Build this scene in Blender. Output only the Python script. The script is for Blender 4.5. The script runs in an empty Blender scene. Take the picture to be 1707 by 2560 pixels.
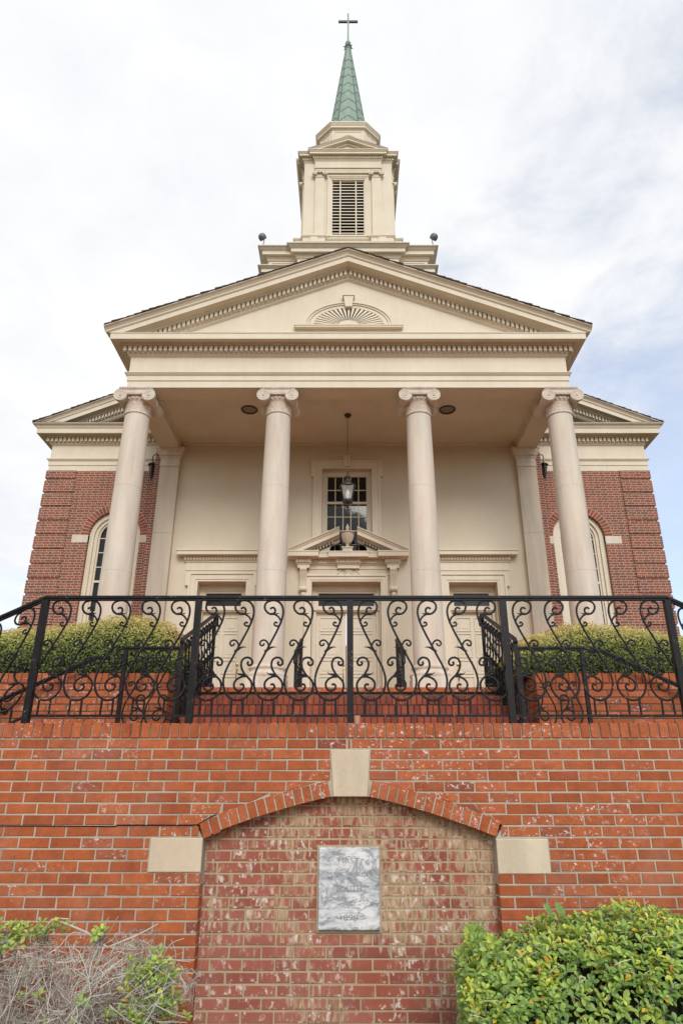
import bpy, bmesh, math, random
from mathutils import Vector, Matrix
R = math.radians
sc = bpy.context.scene
COL = sc.collection

# ------------------------------------------------------------------ camera, sky, sun, exposure
cam = bpy.data.objects.new('camera', bpy.data.cameras.new('camera'))
COL.objects.link(cam)
cam.location = (0, 0, 1.65)
cam.rotation_euler = (R(90 + 22.3), 0, 0)
cam.data.lens = 24.0
cam.data.sensor_width = 36.0
cam.data.shift_x = -0.00645
cam.data.clip_start = 0.05
cam.data.clip_end = 6000
sc.camera = cam
sc.view_settings.view_transform = 'Standard'
sc.view_settings.look = 'None'
sc.view_settings.gamma = 1.0
sc.view_settings.exposure = 0.47
SUN_EL, SUN_AZ = 33, 171          # azimuth counted from +Y clockwise; the sun is behind the camera, a little right
world = bpy.data.worlds.new('World'); sc.world = world; world.use_nodes = True
wt = world.node_tree; wt.nodes.clear()
def wn(t, **k):
    n = wt.nodes.new(t)
    for a, b in k.items(): setattr(n, a, b)
    return n
wo = wn('ShaderNodeOutputWorld'); bg = wn('ShaderNodeBackground'); wt.links.new(bg.outputs[0], wo.inputs[0])
bg.inputs[1].default_value = 0.1
sky = wn('ShaderNodeTexSky', sky_type='NISHITA', sun_disc=False, sun_elevation=R(SUN_EL), sun_rotation=R(SUN_AZ))
sky.air_density = 1.0; sky.dust_density = 1.2; sky.ozone_density = 1.2
tc = wn('ShaderNodeTexCoord'); sep = wn('ShaderNodeSeparateXYZ'); wt.links.new(tc.outputs['Generated'], sep.inputs[0])
def wm(op, a, b=None, c=None):
    n = wn('ShaderNodeMath', operation=op)
    for i, s in enumerate((a, b, c)):
        if s is None: continue
        if isinstance(s, (int, float)): n.inputs[i].default_value = s
        else: wt.links.new(s, n.inputs[i])
    return n.outputs[0]
zc = wm('ADD', wm('MAXIMUM', sep.outputs[2], 0.0), 0.22)
cx_ = wm('DIVIDE', sep.outputs[0], zc); cy_ = wm('DIVIDE', sep.outputs[1], zc)
comb = wn('ShaderNodeCombineXYZ'); wt.links.new(cx_, comb.inputs[0]); wt.links.new(cy_, comb.inputs[1]); comb.inputs[2].default_value = 3.1
def wnoise(scale, detail, rough, dist=0.0):
    n = wn('ShaderNodeTexNoise'); n.inputs['Scale'].default_value = scale; n.inputs['Detail'].default_value = detail
    n.inputs['Roughness'].default_value = rough; n.inputs['Distortion'].default_value = dist
    wt.links.new(comb.outputs[0], n.inputs['Vector']); return n.outputs['Fac']
n1 = wnoise(1.1, 6, 0.55, 0.3); n2 = wnoise(4.6, 7, 0.62, 0.25)
# cover: thick to the left and overhead, thinner low on the right
side = wm('MULTIPLY', cx_, 0.34)
low = wm('MULTIPLY', wm('SUBTRACT', 0.62, sep.outputs[2]), wm('MAXIMUM', wm('ADD', 0.5, wm('MULTIPLY', cx_, 0.45)), 0.18))
thin = wm('ADD', wm('MAXIMUM', side, -0.06), wm('MAXIMUM', low, 0.0))
cov = wm('SUBTRACT', wm('ADD', wm('MULTIPLY', n1, 0.75), wm('MULTIPLY', n2, 0.75)), thin)
ramp = wn('ShaderNodeMapRange'); ramp.interpolation_type = 'SMOOTHSTEP'
wt.links.new(cov, ramp.inputs[0]); ramp.inputs[1].default_value = 0.36; ramp.inputs[2].default_value = 0.74
ramp.inputs[3].default_value = 0.46; ramp.inputs[4].default_value = 1.0
shade = wn('ShaderNodeMapRange'); wt.links.new(wm('ADD', wm('MULTIPLY', wnoise(2.1, 5, 0.5), 0.6), wm('MULTIPLY', wnoise(7.5, 5, 0.6, 0.4), 0.4)), shade.inputs[0])
shade.inputs[1].default_value = 0.36; shade.inputs[2].default_value = 0.60; shade.inputs[3].default_value = 0.0; shade.inputs[4].default_value = 1.0
cloud = wn('ShaderNodeMix', data_type='RGBA'); cloud.inputs[6].default_value = (6.5, 6.65, 6.95, 1); cloud.inputs[7].default_value = (7.45, 7.45, 7.42, 1)
wt.links.new(shade.outputs[0], cloud.inputs[0])
mixs = wn('ShaderNodeMix', data_type='RGBA')
wt.links.new(ramp.outputs[0], mixs.inputs[0]); boost = wn('ShaderNodeVectorMath', operation='MULTIPLY'); wt.links.new(sky.outputs[0], boost.inputs[0]); boost.inputs[1].default_value = (1.5, 1.65, 1.8)
wt.links.new(boost.outputs[0], mixs.inputs[6]); wt.links.new(cloud.outputs[2], mixs.inputs[7])
wt.links.new(mixs.outputs[2], bg.inputs[0])
sl = bpy.data.lights.new('sun', 'SUN'); sl.energy = 1.5; sl.angle = R(26); sl.color = (1.0, 0.96, 0.90)
sun = bpy.data.objects.new('sun', sl); COL.objects.link(sun)
sdir = Vector((math.sin(R(SUN_AZ)) * math.cos(R(SUN_EL)), math.cos(R(SUN_AZ)) * math.cos(R(SUN_EL)), math.sin(R(SUN_EL))))
sun.rotation_euler = sdir.to_track_quat('Z', 'Y').to_euler()
sun.location = sdir * 60

# ------------------------------------------------------------------ materials
class Nodes:
    def __init__(s, name, rough=0.6, spec=0.3):
        s.m = bpy.data.materials.new(name); s.m.use_nodes = True
        s.t = s.m.node_tree; s.b = s.t.nodes['Principled BSDF']
        s.b.inputs['Roughness'].default_value = rough
        s.b.inputs['Specular IOR Level'].default_value = spec
    def n(s, t, **k):
        n = s.t.nodes.new(t)
        for a, b in k.items(): setattr(n, a, b)
        return n
    def link(s, v, sock):
        if isinstance(v, (int, float)): sock.default_value = v
        elif isinstance(v, tuple): sock.default_value = v if len(v) != 3 or sock.type == 'VECTOR' else (*v, 1)
        else: s.t.links.new(v, sock)
    def math(s, op, *a):
        n = s.n('ShaderNodeMath', operation=op)
        for i, v in enumerate(a): s.link(v, n.inputs[i])
        return n.outputs[0]
    def mix(s, f, a, b, mode='MIX'):
        n = s.n('ShaderNodeMix', data_type='RGBA', blend_type=mode)
        s.link(f, n.inputs[0]); s.link(a, n.inputs[6]); s.link(b, n.inputs[7]); return n.outputs[2]
    def rng(s, v, a, b, c=0.0, d=1.0):
        n = s.n('ShaderNodeMapRange'); s.link(v, n.inputs[0])
        for i, x in enumerate((a, b, c, d)): n.inputs[i + 1].default_value = x
        return n.outputs[0]
    def pos(s, scale=None, off=(0, 0, 0)):
        g = s.n('ShaderNodeNewGeometry').outputs['Position']
        if scale is None: return g
        m = s.n('ShaderNodeMapping'); s.link(g, m.inputs[0]); m.inputs['Scale'].default_value = scale; m.inputs['Location'].default_value = off
        return m.outputs[0]
    def noise(s, vec, scale, detail=4, rough=0.55, dist=0.0, out='Fac'):
        n = s.n('ShaderNodeTexNoise'); s.link(vec, n.inputs['Vector']); n.inputs['Scale'].default_value = scale
        n.inputs['Detail'].default_value = detail; n.inputs['Roughness'].default_value = rough; n.inputs['Distortion'].default_value = dist
        return n.outputs[out]
    def attr(s, name='rnd'):
        return s.n('ShaderNodeAttribute', attribute_name=name).outputs['Fac']
    def ramp(s, v, stops):
        n = s.n('ShaderNodeValToRGB'); s.link(v, n.inputs[0])
        e = n.color_ramp.elements
        while len(e) < len(stops): e.new(0.5)
        for i, (p, c) in enumerate(stops): e[i].position = p; e[i].color = (*c, 1)
        return n.outputs[0]
    def color(s, v): s.link(v, s.b.inputs['Base Color'])
    def bump(s, h, strength=0.3, dist=0.01):
        n = s.n('ShaderNodeBump'); s.link(h, n.inputs['Height']); n.inputs['Strength'].default_value = strength; n.inputs['Distance'].default_value = dist
        s.link(n.outputs[0], s.b.inputs['Normal'])

def paint(name, col, rough=0.55, dirt=0.07, streak=0.05):
    k = Nodes(name, rough, 0.3)
    p = k.pos()
    a = k.noise(p, 1.3, 5, 0.6); b = k.noise(k.pos((5.0, 5.0, 0.35)), 1.6, 4, 0.6); c = k.noise(p, 28, 3)
    v = k.math('ADD', k.rng(a, 0.3, 0.7, -dirt, dirt * 0.5), k.rng(b, 0.45, 0.75, 0.0, -streak))
    v = k.math('ADD', v, k.rng(c, 0.3, 0.7, -0.02, 0.02))
    v = k.math('ADD', v, 1.0)
    warm = k.mix(k.rng(a, 0.35, 0.7), (col[0], col[1] * 0.985, col[2] * 0.95), col)
    k.color(k.mix(1.0, warm, v, 'MULTIPLY'))
    k.bump(k.noise(p, 60, 4), 0.06, 0.004)
    return k.m
CREAM = paint('cream_paint', (0.665, 0.590, 0.472))
STUCCO = paint('cream_stucco', (0.615, 0.545, 0.43), 0.75, 0.04, 0.015)
DOORP = paint('door_paint', (0.635, 0.57, 0.465), 0.45, 0.04, 0.04)
def stone(name, col, carve=False):
    k = Nodes(name, 0.8, 0.2); p = k.pos()
    a = k.noise(p, 1.7, 6, 0.65, 0.6); b = k.noise(k.pos((4, 4, 0.5)), 1.2, 5, 0.6); c = k.noise(p, 40, 4, 0.7)
    base = k.mix(k.rng(a, 0.35, 0.68), (col[0], col[1] * 0.965, col[2] * 0.93), (col[0] * 0.98, col[1] * 1.03, col[2] * 1.02))
    v = k.math('ADD', k.math('ADD', k.rng(b, 0.40, 0.72, 0.0, -0.20), k.rng(c, 0.3, 0.7, -0.05, 0.05)), 1.0)
    if carve:
        vo = k.n('ShaderNodeTexVoronoi', feature='DISTANCE_TO_EDGE'); k.link(k.pos((1, 1, 0.8)), vo.inputs['Vector']); vo.inputs['Scale'].default_value = 13
        w = k.noise(p, 17, 3, 0.5, 1.5)
        h = k.math('ADD', vo.outputs[0], k.math('MULTIPLY', w, 0.5))
        k.bump(h, 0.8, 0.022)
        v = k.math('MULTIPLY', v, 1.0)
    else: k.bump(c, 0.12, 0.004)
    k.color(k.mix(1.0, base, v, 'MULTIPLY')); return k.m
STONE = stone('column_limestone', (0.645, 0.56, 0.480))
CARVED = stone('carved_limestone', (0.63, 0.53, 0.45), True)
PILS = stone('pilaster_limestone', (0.56, 0.475, 0.385))
BLOCK = stone('cast_stone_block', (0.60, 0.505, 0.385))
def flat(name, col, rough=0.5, spec=0.4, metal=0.0, var=0.15, scale=9.0):
    k = Nodes(name, rough, spec); k.b.inputs['Metallic'].default_value = metal
    a = k.noise(k.pos(), scale, 5, 0.6)
    k.color(k.mix(1.0, (*col, 1), k.rng(a, 0.3, 0.7, 1 - var, 1 + var), 'MULTIPLY')); return k.m
DARK = flat('dark_void', (0.012, 0.011, 0.010), 0.9, 0.1)
BRASS = flat('aged_brass', (0.42, 0.27, 0.09), 0.35, 0.5, 0.9)
BRONZE = flat('dark_bronze', (0.035, 0.03, 0.027), 0.45, 0.5)
GREYM = flat('grey_metal', (0.16, 0.16, 0.165), 0.5, 0.5, 0.4)
SHING = flat('brown_shingle', (0.055, 0.038, 0.030), 0.9, 0.2, 0, 0.4, 14)
SOIL = flat('dark_soil', (0.035, 0.026, 0.019), 0.95, 0.1)
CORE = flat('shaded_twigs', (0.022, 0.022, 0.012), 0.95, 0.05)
LENS = flat('frosted_lens', (0.22, 0.17, 0.12), 0.4, 0.5)
BULB = flat('milk_bulb', (0.55, 0.53, 0.48), 0.3, 0.5)
# wrought iron: black paint, worn bare in spots, satin
k = Nodes('black_iron', 0.45, 0.20)
a = k.noise(k.pos(), 14, 5, 0.65); b = k.noise(k.pos(), 90, 3, 0.6)
c0 = k.mix(k.rng(a, 0.45, 0.7), (0.006, 0.006, 0.008), (0.014, 0.011, 0.011))
k.color(k.mix(k.rng(k.math('MULTIPLY', a, b), 0.37, 0.43), c0, (0.25, 0.24, 0.23)))
k.link(k.rng(a, 0.3, 0.7, 0.34, 0.55), k.b.inputs['Roughness']); k.bump(b, 0.15, 0.002); IRON = k.m
# copper
k = Nodes('green_copper', 0.6, 0.4); a = k.noise(k.pos((3, 3, 0.8)), 2.2, 6, 0.65); b = k.noise(k.pos(), 9, 5, 0.6)
k.color(k.mix(k.rng(b, 0.62, 0.8, 0, 0.5), k.mix(k.rng(a, 0.35, 0.68), (0.19, 0.275, 0.22), (0.285, 0.375, 0.31)), (0.18, 0.17, 0.13))); COPPER = k.m
SEAM = flat('weathered_copper_seam', (0.085, 0.125, 0.10), 0.6, 0.4)
# glass seen from outside: dark, glossy
k = Nodes('window_glass', 0.04, 0.35); k.b.inputs['IOR'].default_value = 1.5
k.color((0.012, 0.013, 0.016, 1)); n_ = k.noise(k.pos(), 3.5, 2); k.bump(n_, 0.05, 0.02); GLASS = k.m
k = Nodes('lantern_glass', 0.05, 0.5); k.color((0.9, 0.9, 0.88, 1)); k.b.inputs['Transmission Weight'].default_value = 0.0
k.b.inputs['Alpha'].default_value = 0.22; LGLASS = k.m
# marble
k = Nodes('grey_veined_marble', 0.35, 0.4)
m_ = k.n('ShaderNodeMapping'); k.link(k.pos(), m_.inputs[0]); m_.inputs['Rotation'].default_value = (0, R(24), 0); m_.inputs['Scale'].default_value = (0.5, 1, 1.2)
w1 = k.noise(m_.outputs[0], 5.5, 8, 0.68, 0.8); w2 = k.noise(m_.outputs[0], 16, 7, 0.68, 0.5)
v1 = k.math('ABSOLUTE', k.math('SUBTRACT', w1, 0.5)); vein = k.rng(v1, 0.0, 0.035, 1, 0)
cl = k.ramp(w2, [(0.30, (0.16, 0.18, 0.20)), (0.46, (0.46, 0.48, 0.50)), (0.58, (0.66, 0.66, 0.66)), (0.75, (0.74, 0.72, 0.68))])
k.color(k.mix(k.math('MULTIPLY', vein, 0.75), cl, (0.13, 0.145, 0.16))); MARBLE = k.m
ENGR = flat('engraved_shadow_stone', (0.245, 0.26, 0.28), 0.8, 0.2, 0, 0.3, 30)
# near brick (real bricks): per-brick tint, lime bloom specks, grime
def near_brick(name, cols, bloom, grime):
    k = Nodes(name, 0.72, 0.25); p = k.pos(); r = k.attr()
    base = k.ramp(r, cols)
    f = k.noise(p, 70, 4, 0.7); base = k.mix(1.0, base, k.rng(f, 0.3, 0.7, 0.84, 1.14), 'MULTIPLY'); base = k.mix(1.0, base, k.rng(k.noise(p, 11, 5, 0.65), 0.3, 0.7, 0.80, 1.16), 'MULTIPLY')
    big = k.noise(p, 0.9, 3, 0.5); sp = k.noise(k.pos((0.8, 0.8, 1.0)), 42, 4, 0.75, 0.3)
    msk = k.math('MULTIPLY', k.rng(sp, 0.58, 0.64), k.rng(k.math('ADD', big, k.math('MULTIPLY', r, 0.22)), 0.585, 0.70))
    base = k.mix(k.math('MULTIPLY', msk, bloom), base, (0.66, 0.58, 0.56))
    haze = k.rng(k.noise(p, 2.3, 5, 0.6), 0.52, 0.75)
    base = k.mix(k.math('MULTIPLY', haze, 0.16 * bloom + 0.05), base, (0.45, 0.28, 0.22))
    g = k.rng(k.noise(k.pos((3, 3, 1)), 3.1, 6, 0.7), 0.56, 0.75)
    base = k.mix(k.math('MULTIPLY', g, grime), base, (0.06, 0.045, 0.035))
    k.color(base); k.bump(f, 0.25, 0.004); return k.m
ORANGE = [(0.0, (0.29, 0.073, 0.027)), (0.35, (0.35, 0.090, 0.030)), (0.7, (0.385, 0.106, 0.037)), (0.95, (0.33, 0.094, 0.040)), (1.0, (0.22, 0.060, 0.034))]
BRICK = near_brick('orange_brick', ORANGE, 0.9, 0.14)
STEPB = near_brick('step_brick', [(0, (0.15, 0.036, 0.025)), (0.5, (0.235, 0.052, 0.028)), (1, (0.30, 0.068, 0.030))], 0.15, 0.3)
# niche brick: tan mortar smeared over it in drips
k = Nodes('smeared_niche_brick', 0.75, 0.3); p = k.pos(); r = k.attr()
base = k.ramp(r, [(0, (0.20, 0.042, 0.027)), (0.5, (0.27, 0.060, 0.034)), (1, (0.31, 0.085, 0.055))])
sepp = k.n('ShaderNodeSeparateXYZ'); k.link(p, sepp.inputs[0])
row = k.math('FLOOR', k.math('DIVIDE', k.math('SUBTRACT', sepp.outputs[2], 1.988), 0.0677))
cv = k.n('ShaderNodeCombineXYZ'); k.link(k.math('ADD', sepp.outputs[0], k.math('MULTIPLY', row, 3.17)), cv.inputs[0]); k.link(k.math('MULTIPLY', sepp.outputs[2], 0.22), cv.inputs[2])
dr = k.noise(cv.outputs[0], 27, 4, 0.6); zone = k.noise(p, 2.0, 4, 0.55)
xz = k.math('ADD', k.rng(sepp.outputs[0], -0.9, 0.9, -0.045, 0.05), k.rng(sepp.outputs[2], 0.35, 1.05, -0.14, -0.012))
tan = k.rng(k.math('ADD', k.math('ADD', k.math('MULTIPLY', dr, 0.8), k.math('MULTIPLY', zone, 0.65)), xz), 0.665, 0.735)
cv2 = k.n('ShaderNodeCombineXYZ'); k.link(k.math('ADD', sepp.outputs[0], k.math('MULTIPLY', row, 5.31)), cv2.inputs[0]); k.link(k.math('MULTIPLY', sepp.outputs[2], 0.6), cv2.inputs[2])
pal = k.math('MULTIPLY', k.rng(k.noise(cv2.outputs[0], 24, 5, 0.65), 0.555, 0.615), k.rng(k.noise(p, 3.4, 3, 0.5), 0.38, 0.54))
base = k.mix(k.math('MULTIPLY', k.rng(zone, 0.35, 0.6, 0.2, 1.0), 0.26), base, (0.46, 0.27, 0.21))
base = k.mix(k.math('MULTIPLY', tan, 0.86), base, k.mix(k.rng(k.noise(cv.outputs[0], 45, 3), 0.34, 0.66), (0.22, 0.135, 0.07), (0.56, 0.41, 0.27)))
base = k.mix(k.math('MULTIPLY', pal, 0.85), base, (0.66, 0.56, 0.51))
k.color(base); k.bump(dr, 0.5, 0.01); NICHE = k.m
def mortar(name, c1, c2):
    k = Nodes(name, 0.95, 0.1); p = k.pos()
    k.color(k.mix(k.rng(k.noise(p, 4.2, 6, 0.7), 0.38, 0.66), c1, k.mix(k.rng(k.noise(p, 1.4, 4), 0.4, 0.65), c2, c1)))
    k.bump(k.noise(p, 120, 4), 0.5, 0.004); return k.m
MORT = mortar('grey_mortar', (0.43, 0.39, 0.31), (0.25, 0.225, 0.18))
MORTC = mortar('grimy_cap_mortar', (0.34, 0.30, 0.23), (0.05, 0.045, 0.036))
MORTN = mortar('tan_mortar', (0.42, 0.34, 0.22), (0.26, 0.21, 0.14))
MORTD = mortar('dirty_mortar', (0.14, 0.115, 0.085), (0.035, 0.03, 0.025))
# church brick, Flemish bond in the shader (world-space joints, axis-aligned walls)
def church_brick(name, single=False):
    k = Nodes(name, 0.8, 0.2); p = k.pos(); s = k.n('ShaderNodeSeparateXYZ'); k.link(p, s.inputs[0])
    z = k.math('DIVIDE', s.outputs[2], 0.0677); row = k.math('FLOOR', z); fz = k.math('FRACT', z)
    u = k.math('DIVIDE', k.math('ADD', s.outputs[0], s.outputs[1]), 0.305)
    u = k.math('ADD', u, k.math('MULTIPLY', k.math('MODULO', row, 2.0), 0.5))
    fu = k.math('FRACT', u); cell = k.math('FLOOR', u); head = k.math('GREATER_THAN', fu, 0.667)
    d1 = k.math('MINIMUM', fu, k.math('SUBTRACT', 1.0, fu)); d2 = k.math('ABSOLUTE', k.math('SUBTRACT', fu, 0.667))
    du = k.math('MULTIPLY', k.math('MINIMUM', d1, d2), 0.305)
    dz = k.math('MULTIPLY', k.math('MINIMUM', fz, k.math('SUBTRACT', 1.0, fz)), 0.0677)
    d = k.math('MINIMUM', du, dz)
    mort = k.rng(d, 0.0050, 0.0072, 1, 0)
    cv = k.n('ShaderNodeCombineXYZ'); k.link(k.math('ADD', k.math('MULTIPLY', cell, 2.0), head), cv.inputs[0]); k.link(row, cv.inputs[1])
    wnz = k.n('ShaderNodeTexWhiteNoise', noise_dimensions='2D'); k.link(cv.outputs[0], wnz.inputs['Vector'])
    rr = wnz.outputs['Value']
    base = k.ramp(k.math('SUBTRACT', rr, k.math('MULTIPLY', head, 0.12)), [(0.0, (0.165, 0.078, 0.064)), (0.3, (0.22, 0.078, 0.056)), (0.65, (0.265, 0.086, 0.056)), (1.0, (0.30, 0.10, 0.062))])
    base = k.mix(1.0, base, k.rng(k.noise(p, 22, 5, 0.7), 0.3, 0.7, 0.85, 1.12), 'MULTIPLY')
    mc = k.mix(k.noise(p, 3, 3), (0.52, 0.41, 0.31), (0.40, 0.31, 0.24))
    k.color(k.mix(mort, base, mc)); k.bump(k.math('SUBTRACT', 1.0, mort), 0.5, 0.006); return k.m
CBRICK = church_brick('church_brick')
VOUSS = near_brick('arch_brick', [(0, (0.19, 0.055, 0.038)), (0.5, (0.26, 0.07, 0.042)), (1, (0.31, 0.09, 0.05))], 0.1, 0.1)
VMORT = mortar('pale_mortar', (0.50, 0.41, 0.29), (0.36, 0.29, 0.21))
# leaves
def leafmat(name, stops, trans=0.25, rough=0.42):
    k = Nodes(name, rough, 0.4); r = k.attr()
    c = k.ramp(r, stops); c = k.mix(1.0, c, k.rng(k.noise(k.pos(), 45, 2), 0.3, 0.7, 0.8, 1.15), 'MULTIPLY')
    k.color(c)
    tr = k.n('ShaderNodeBsdfTranslucent'); k.link(k.mix(0.4, c, (0.35, 0.38, 0.03)), tr.inputs[0])
    mx = k.n('ShaderNodeMixShader'); mx.inputs[0].default_value = trans
    out = k.t.nodes['Material Output']; k.t.links.new(k.b.outputs[0], mx.inputs[1]); k.t.links.new(tr.outputs[0], mx.inputs[2]); k.t.links.new(mx.outputs[0], out.inputs[0])
    return k.m
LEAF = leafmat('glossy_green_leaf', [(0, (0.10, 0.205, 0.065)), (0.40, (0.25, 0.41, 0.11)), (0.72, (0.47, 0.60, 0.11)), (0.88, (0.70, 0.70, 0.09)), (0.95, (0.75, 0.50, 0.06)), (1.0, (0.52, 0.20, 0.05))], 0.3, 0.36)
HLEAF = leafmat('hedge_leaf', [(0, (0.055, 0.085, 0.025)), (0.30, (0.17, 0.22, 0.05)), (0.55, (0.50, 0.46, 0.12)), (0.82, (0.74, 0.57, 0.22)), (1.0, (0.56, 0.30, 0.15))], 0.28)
k = Nodes('dry_grey_twig', 0.85, 0.15); k.color(k.ramp(k.attr(), [(0, (0.075, 0.064, 0.05)), (0.4, (0.235, 0.215, 0.185)), (0.75, (0.52, 0.49, 0.435)), (1, (0.74, 0.71, 0.64))])); TWIG = k.m
GRASS = leafmat('lawn', [(0, (0.05, 0.08, 0.02)), (1, (0.09, 0.12, 0.03))])
k = Nodes('ground_soil_and_grass', 0.95, 0.1); a = k.noise(k.pos(), 0.7, 6, 0.65)
k.color(k.mix(k.rng(a, 0.4, 0.6), (0.055, 0.07, 0.022), (0.10, 0.075, 0.045))); k.bump(k.noise(k.pos(), 30, 5), 0.6, 0.03); GROUND = k.m
# brick paving for landings; orange raised for warm bounce light
k = Nodes('brick_paving', 0.85, 0.2); bt = k.n('ShaderNodeTexBrick'); k.link(k.pos(), bt.inputs['Vector'])
bt.inputs['Scale'].default_value = 1.0; bt.inputs['Brick Width'].default_value = 0.203; bt.inputs['Row Height'].default_value = 0.102; bt.inputs['Mortar Size'].default_value = 0.006
bt.inputs['Color1'].default_value = (0.52, 0.20, 0.085, 1); bt.inputs['Color2'].default_value = (0.43, 0.15, 0.065, 1); bt.inputs['Mortar'].default_value = (0.25, 0.21, 0.16, 1)
k.color(bt.outputs['Color']); PAVE = k.m
ROOFT = flat('tan_roof_shingle', (0.34, 0.20, 0.13), 0.9, 0.1)
CUPM = flat('scuffed_clear_plastic', (0.45, 0.25, 0.18), 0.25, 0.5)

# ------------------------------------------------------------------ mesh helpers
ORG = {}
class MB:
    def __init__(s): s.v = []; s.f = []; s.m = []; s.r = []
    def add(s, vs, fs, mat=0, rnd=0.5):
        o = len(s.v); s.v.extend([tuple(v) for v in vs])
        for f in fs: s.f.append([i + o for i in f]); s.m.append(mat); s.r.append(rnd)
    def merge(s, other, fn=None):
        o = len(s.v); s.v.extend([fn(v) if fn else v for v in other.v])
        s.f.extend([[i + o for i in f] for f in other.f]); s.m.extend(other.m); s.r.extend(other.r)
    def box(s, x0, x1, y0, y1, z0, z1, mat=0, rnd=0.5):
        v = [(x, y, z) for z in (z0, z1) for y in (y0, y1) for x in (x0, x1)]
        s.add(v, [(0, 2, 3, 1), (4, 5, 7, 6), (0, 1, 5, 4), (2, 6, 7, 3), (0, 4, 6, 2), (1, 3, 7, 5)], mat, rnd)
    def prism(s, poly, fn, d0, d1, mat=0, rnd=0.5):
        n = len(poly); v = [fn(a, b, d0) for a, b in poly] + [fn(a, b, d1) for a, b in poly]
        fs = [list(range(n)), list(range(2 * n - 1, n - 1, -1))] + [(i, (i + 1) % n, n + (i + 1) % n, n + i) for i in range(n)]
        s.add(v, fs, mat, rnd)
    def py(s, poly, y0, y1, mat=0, rnd=0.5): s.prism(poly, lambda a, b, d: (a, d, b), y0, y1, mat, rnd)
    def px(s, poly, x0, x1, mat=0, rnd=0.5): s.prism(poly, lambda a, b, d: (d, a, b), x0, x1, mat, rnd)
    def pz(s, poly, z0, z1, mat=0, rnd=0.5): s.prism(poly, lambda a, b, d: (a, b, d), z0, z1, mat, rnd)
    def lathe(s, prof, c=(0, 0, 0), n=32, axis='z', mat=0, rnd=0.5, cap=True):
        vs = []
        for r, h in prof:
            for i in range(n):
                a = 2 * math.pi * i / n; p, q = r * math.cos(a), r * math.sin(a)
                vs.append((c[0] + p, c[1] + q, c[2] + h) if axis == 'z' else (c[0] + p, c[1] + h, c[2] + q) if axis == 'y' else (c[0] + h, c[1] + p, c[2] + q))
        fs = []
        for j in range(len(prof) - 1):
            for i in range(n): fs.append((j * n + i, j * n + (i + 1) % n, (j + 1) * n + (i + 1) % n, (j + 1) * n + i))
        if cap:
            fs.append(list(range(n - 1, -1, -1))); fs.append([(len(prof) - 1) * n + i for i in range(n)])
        s.add(vs, fs, mat, rnd)
    def tube(s, pts, r, n=6, mat=0, rnd=0.5, flat_y=None):
        pts = [Vector(p) for p in pts]; m = len(pts); vs = []
        rr = r if isinstance(r, (list, tuple)) else [r] * m
        up = None
        for i, p in enumerate(pts):
            t = (pts[min(i + 1, m - 1)] - pts[max(i - 1, 0)])
            t = t.normalized() if t.length > 1e-9 else Vector((0, 0, 1))
            if up is None: up = Vector((0, 1, 0)) if abs(t.y) < 0.9 else Vector((1, 0, 0))
            a = up - t * up.dot(t)
            a = a.normalized() if a.length > 1e-6 else t.orthogonal().normalized()
            up = a; b = t.cross(a)
            for q in range(n):
                an = 2 * math.pi * (q + 0.5) / n
                ka = flat_y if flat_y else 1.0
                vs.append(p + a * math.cos(an) * rr[i] * ka + b * math.sin(an) * rr[i])
        fs = [(i * n + q, i * n + (q + 1) % n, (i + 1) * n + (q + 1) % n, (i + 1) * n + q) for i in range(m - 1) for q in range(n)]
        fs += [list(range(n - 1, -1, -1)), [(m - 1) * n + q for q in range(n)]]
        s.add(vs, fs, mat, rnd)
    def sweep(s, prof, path, closed=False, mat=0):
        """prof: closed list of (p, z), p outward (to the right of travel); path: list of (x, y)"""
        n = len(path); k = len(prof); vs = []
        def nrm(a, b):
            d = Vector((b[0] - a[0], b[1] - a[1])).normalized(); return Vector((d.y, -d.x))
        for i, P in enumerate(path):
            if closed: n1, n2 = nrm(path[i - 1], P), nrm(P, path[(i + 1) % n])
            else:
                n1 = nrm(path[i - 1], P) if i > 0 else nrm(P, path[1]); n2 = nrm(P, path[i + 1]) if i < n - 1 else n1
            m = (n1 + n2) / (1 + n1.dot(n2))
            for p, z in prof: vs.append((P[0] + m.x * p, P[1] + m.y * p, z))
        fs = []
        for i in range(n if closed else n - 1):
            j = (i + 1) % n
            for q in range(k): fs.append((i * k + q, i * k + (q + 1) % k, j * k + (q + 1) % k, j * k + q))
        if not closed: fs += [list(range(k)), [(n - 1) * k + q for q in range(k - 1, -1, -1)]]
        s.add(vs, fs, mat)
    def rake(s, prof, path, y0, mat=0, zclip=None):
        """prof: closed (p toward the viewer, dz); path: (x, z) along a gable; ends are cut level at zclip"""
        k = len(prof); n = len(path); vs = [(x, y0 - p, z + dz) for x, z in path for p, dz in prof]
        if zclip is not None:
            for e, nb in ((0, 1), (n - 1, n - 2)):
                if path[e][1] >= path[nb][1]: continue
                g_ = (path[nb][0] - path[e][0]) / (path[nb][1] - path[e][1])
                for q in range(k):
                    x, y, z = vs[e * k + q]; up = max(0.0, zclip - z); vs[e * k + q] = (x + g_ * up, y, z + up)
        fs = [(i * k + q, i * k + (q + 1) % k, (i + 1) * k + (q + 1) % k, (i + 1) * k + q) for i in range(n - 1) for q in range(k)]
        fs += [list(range(k)), [(n - 1) * k + q for q in range(k - 1, -1, -1)]]
        s.add(vs, fs, mat)
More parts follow.
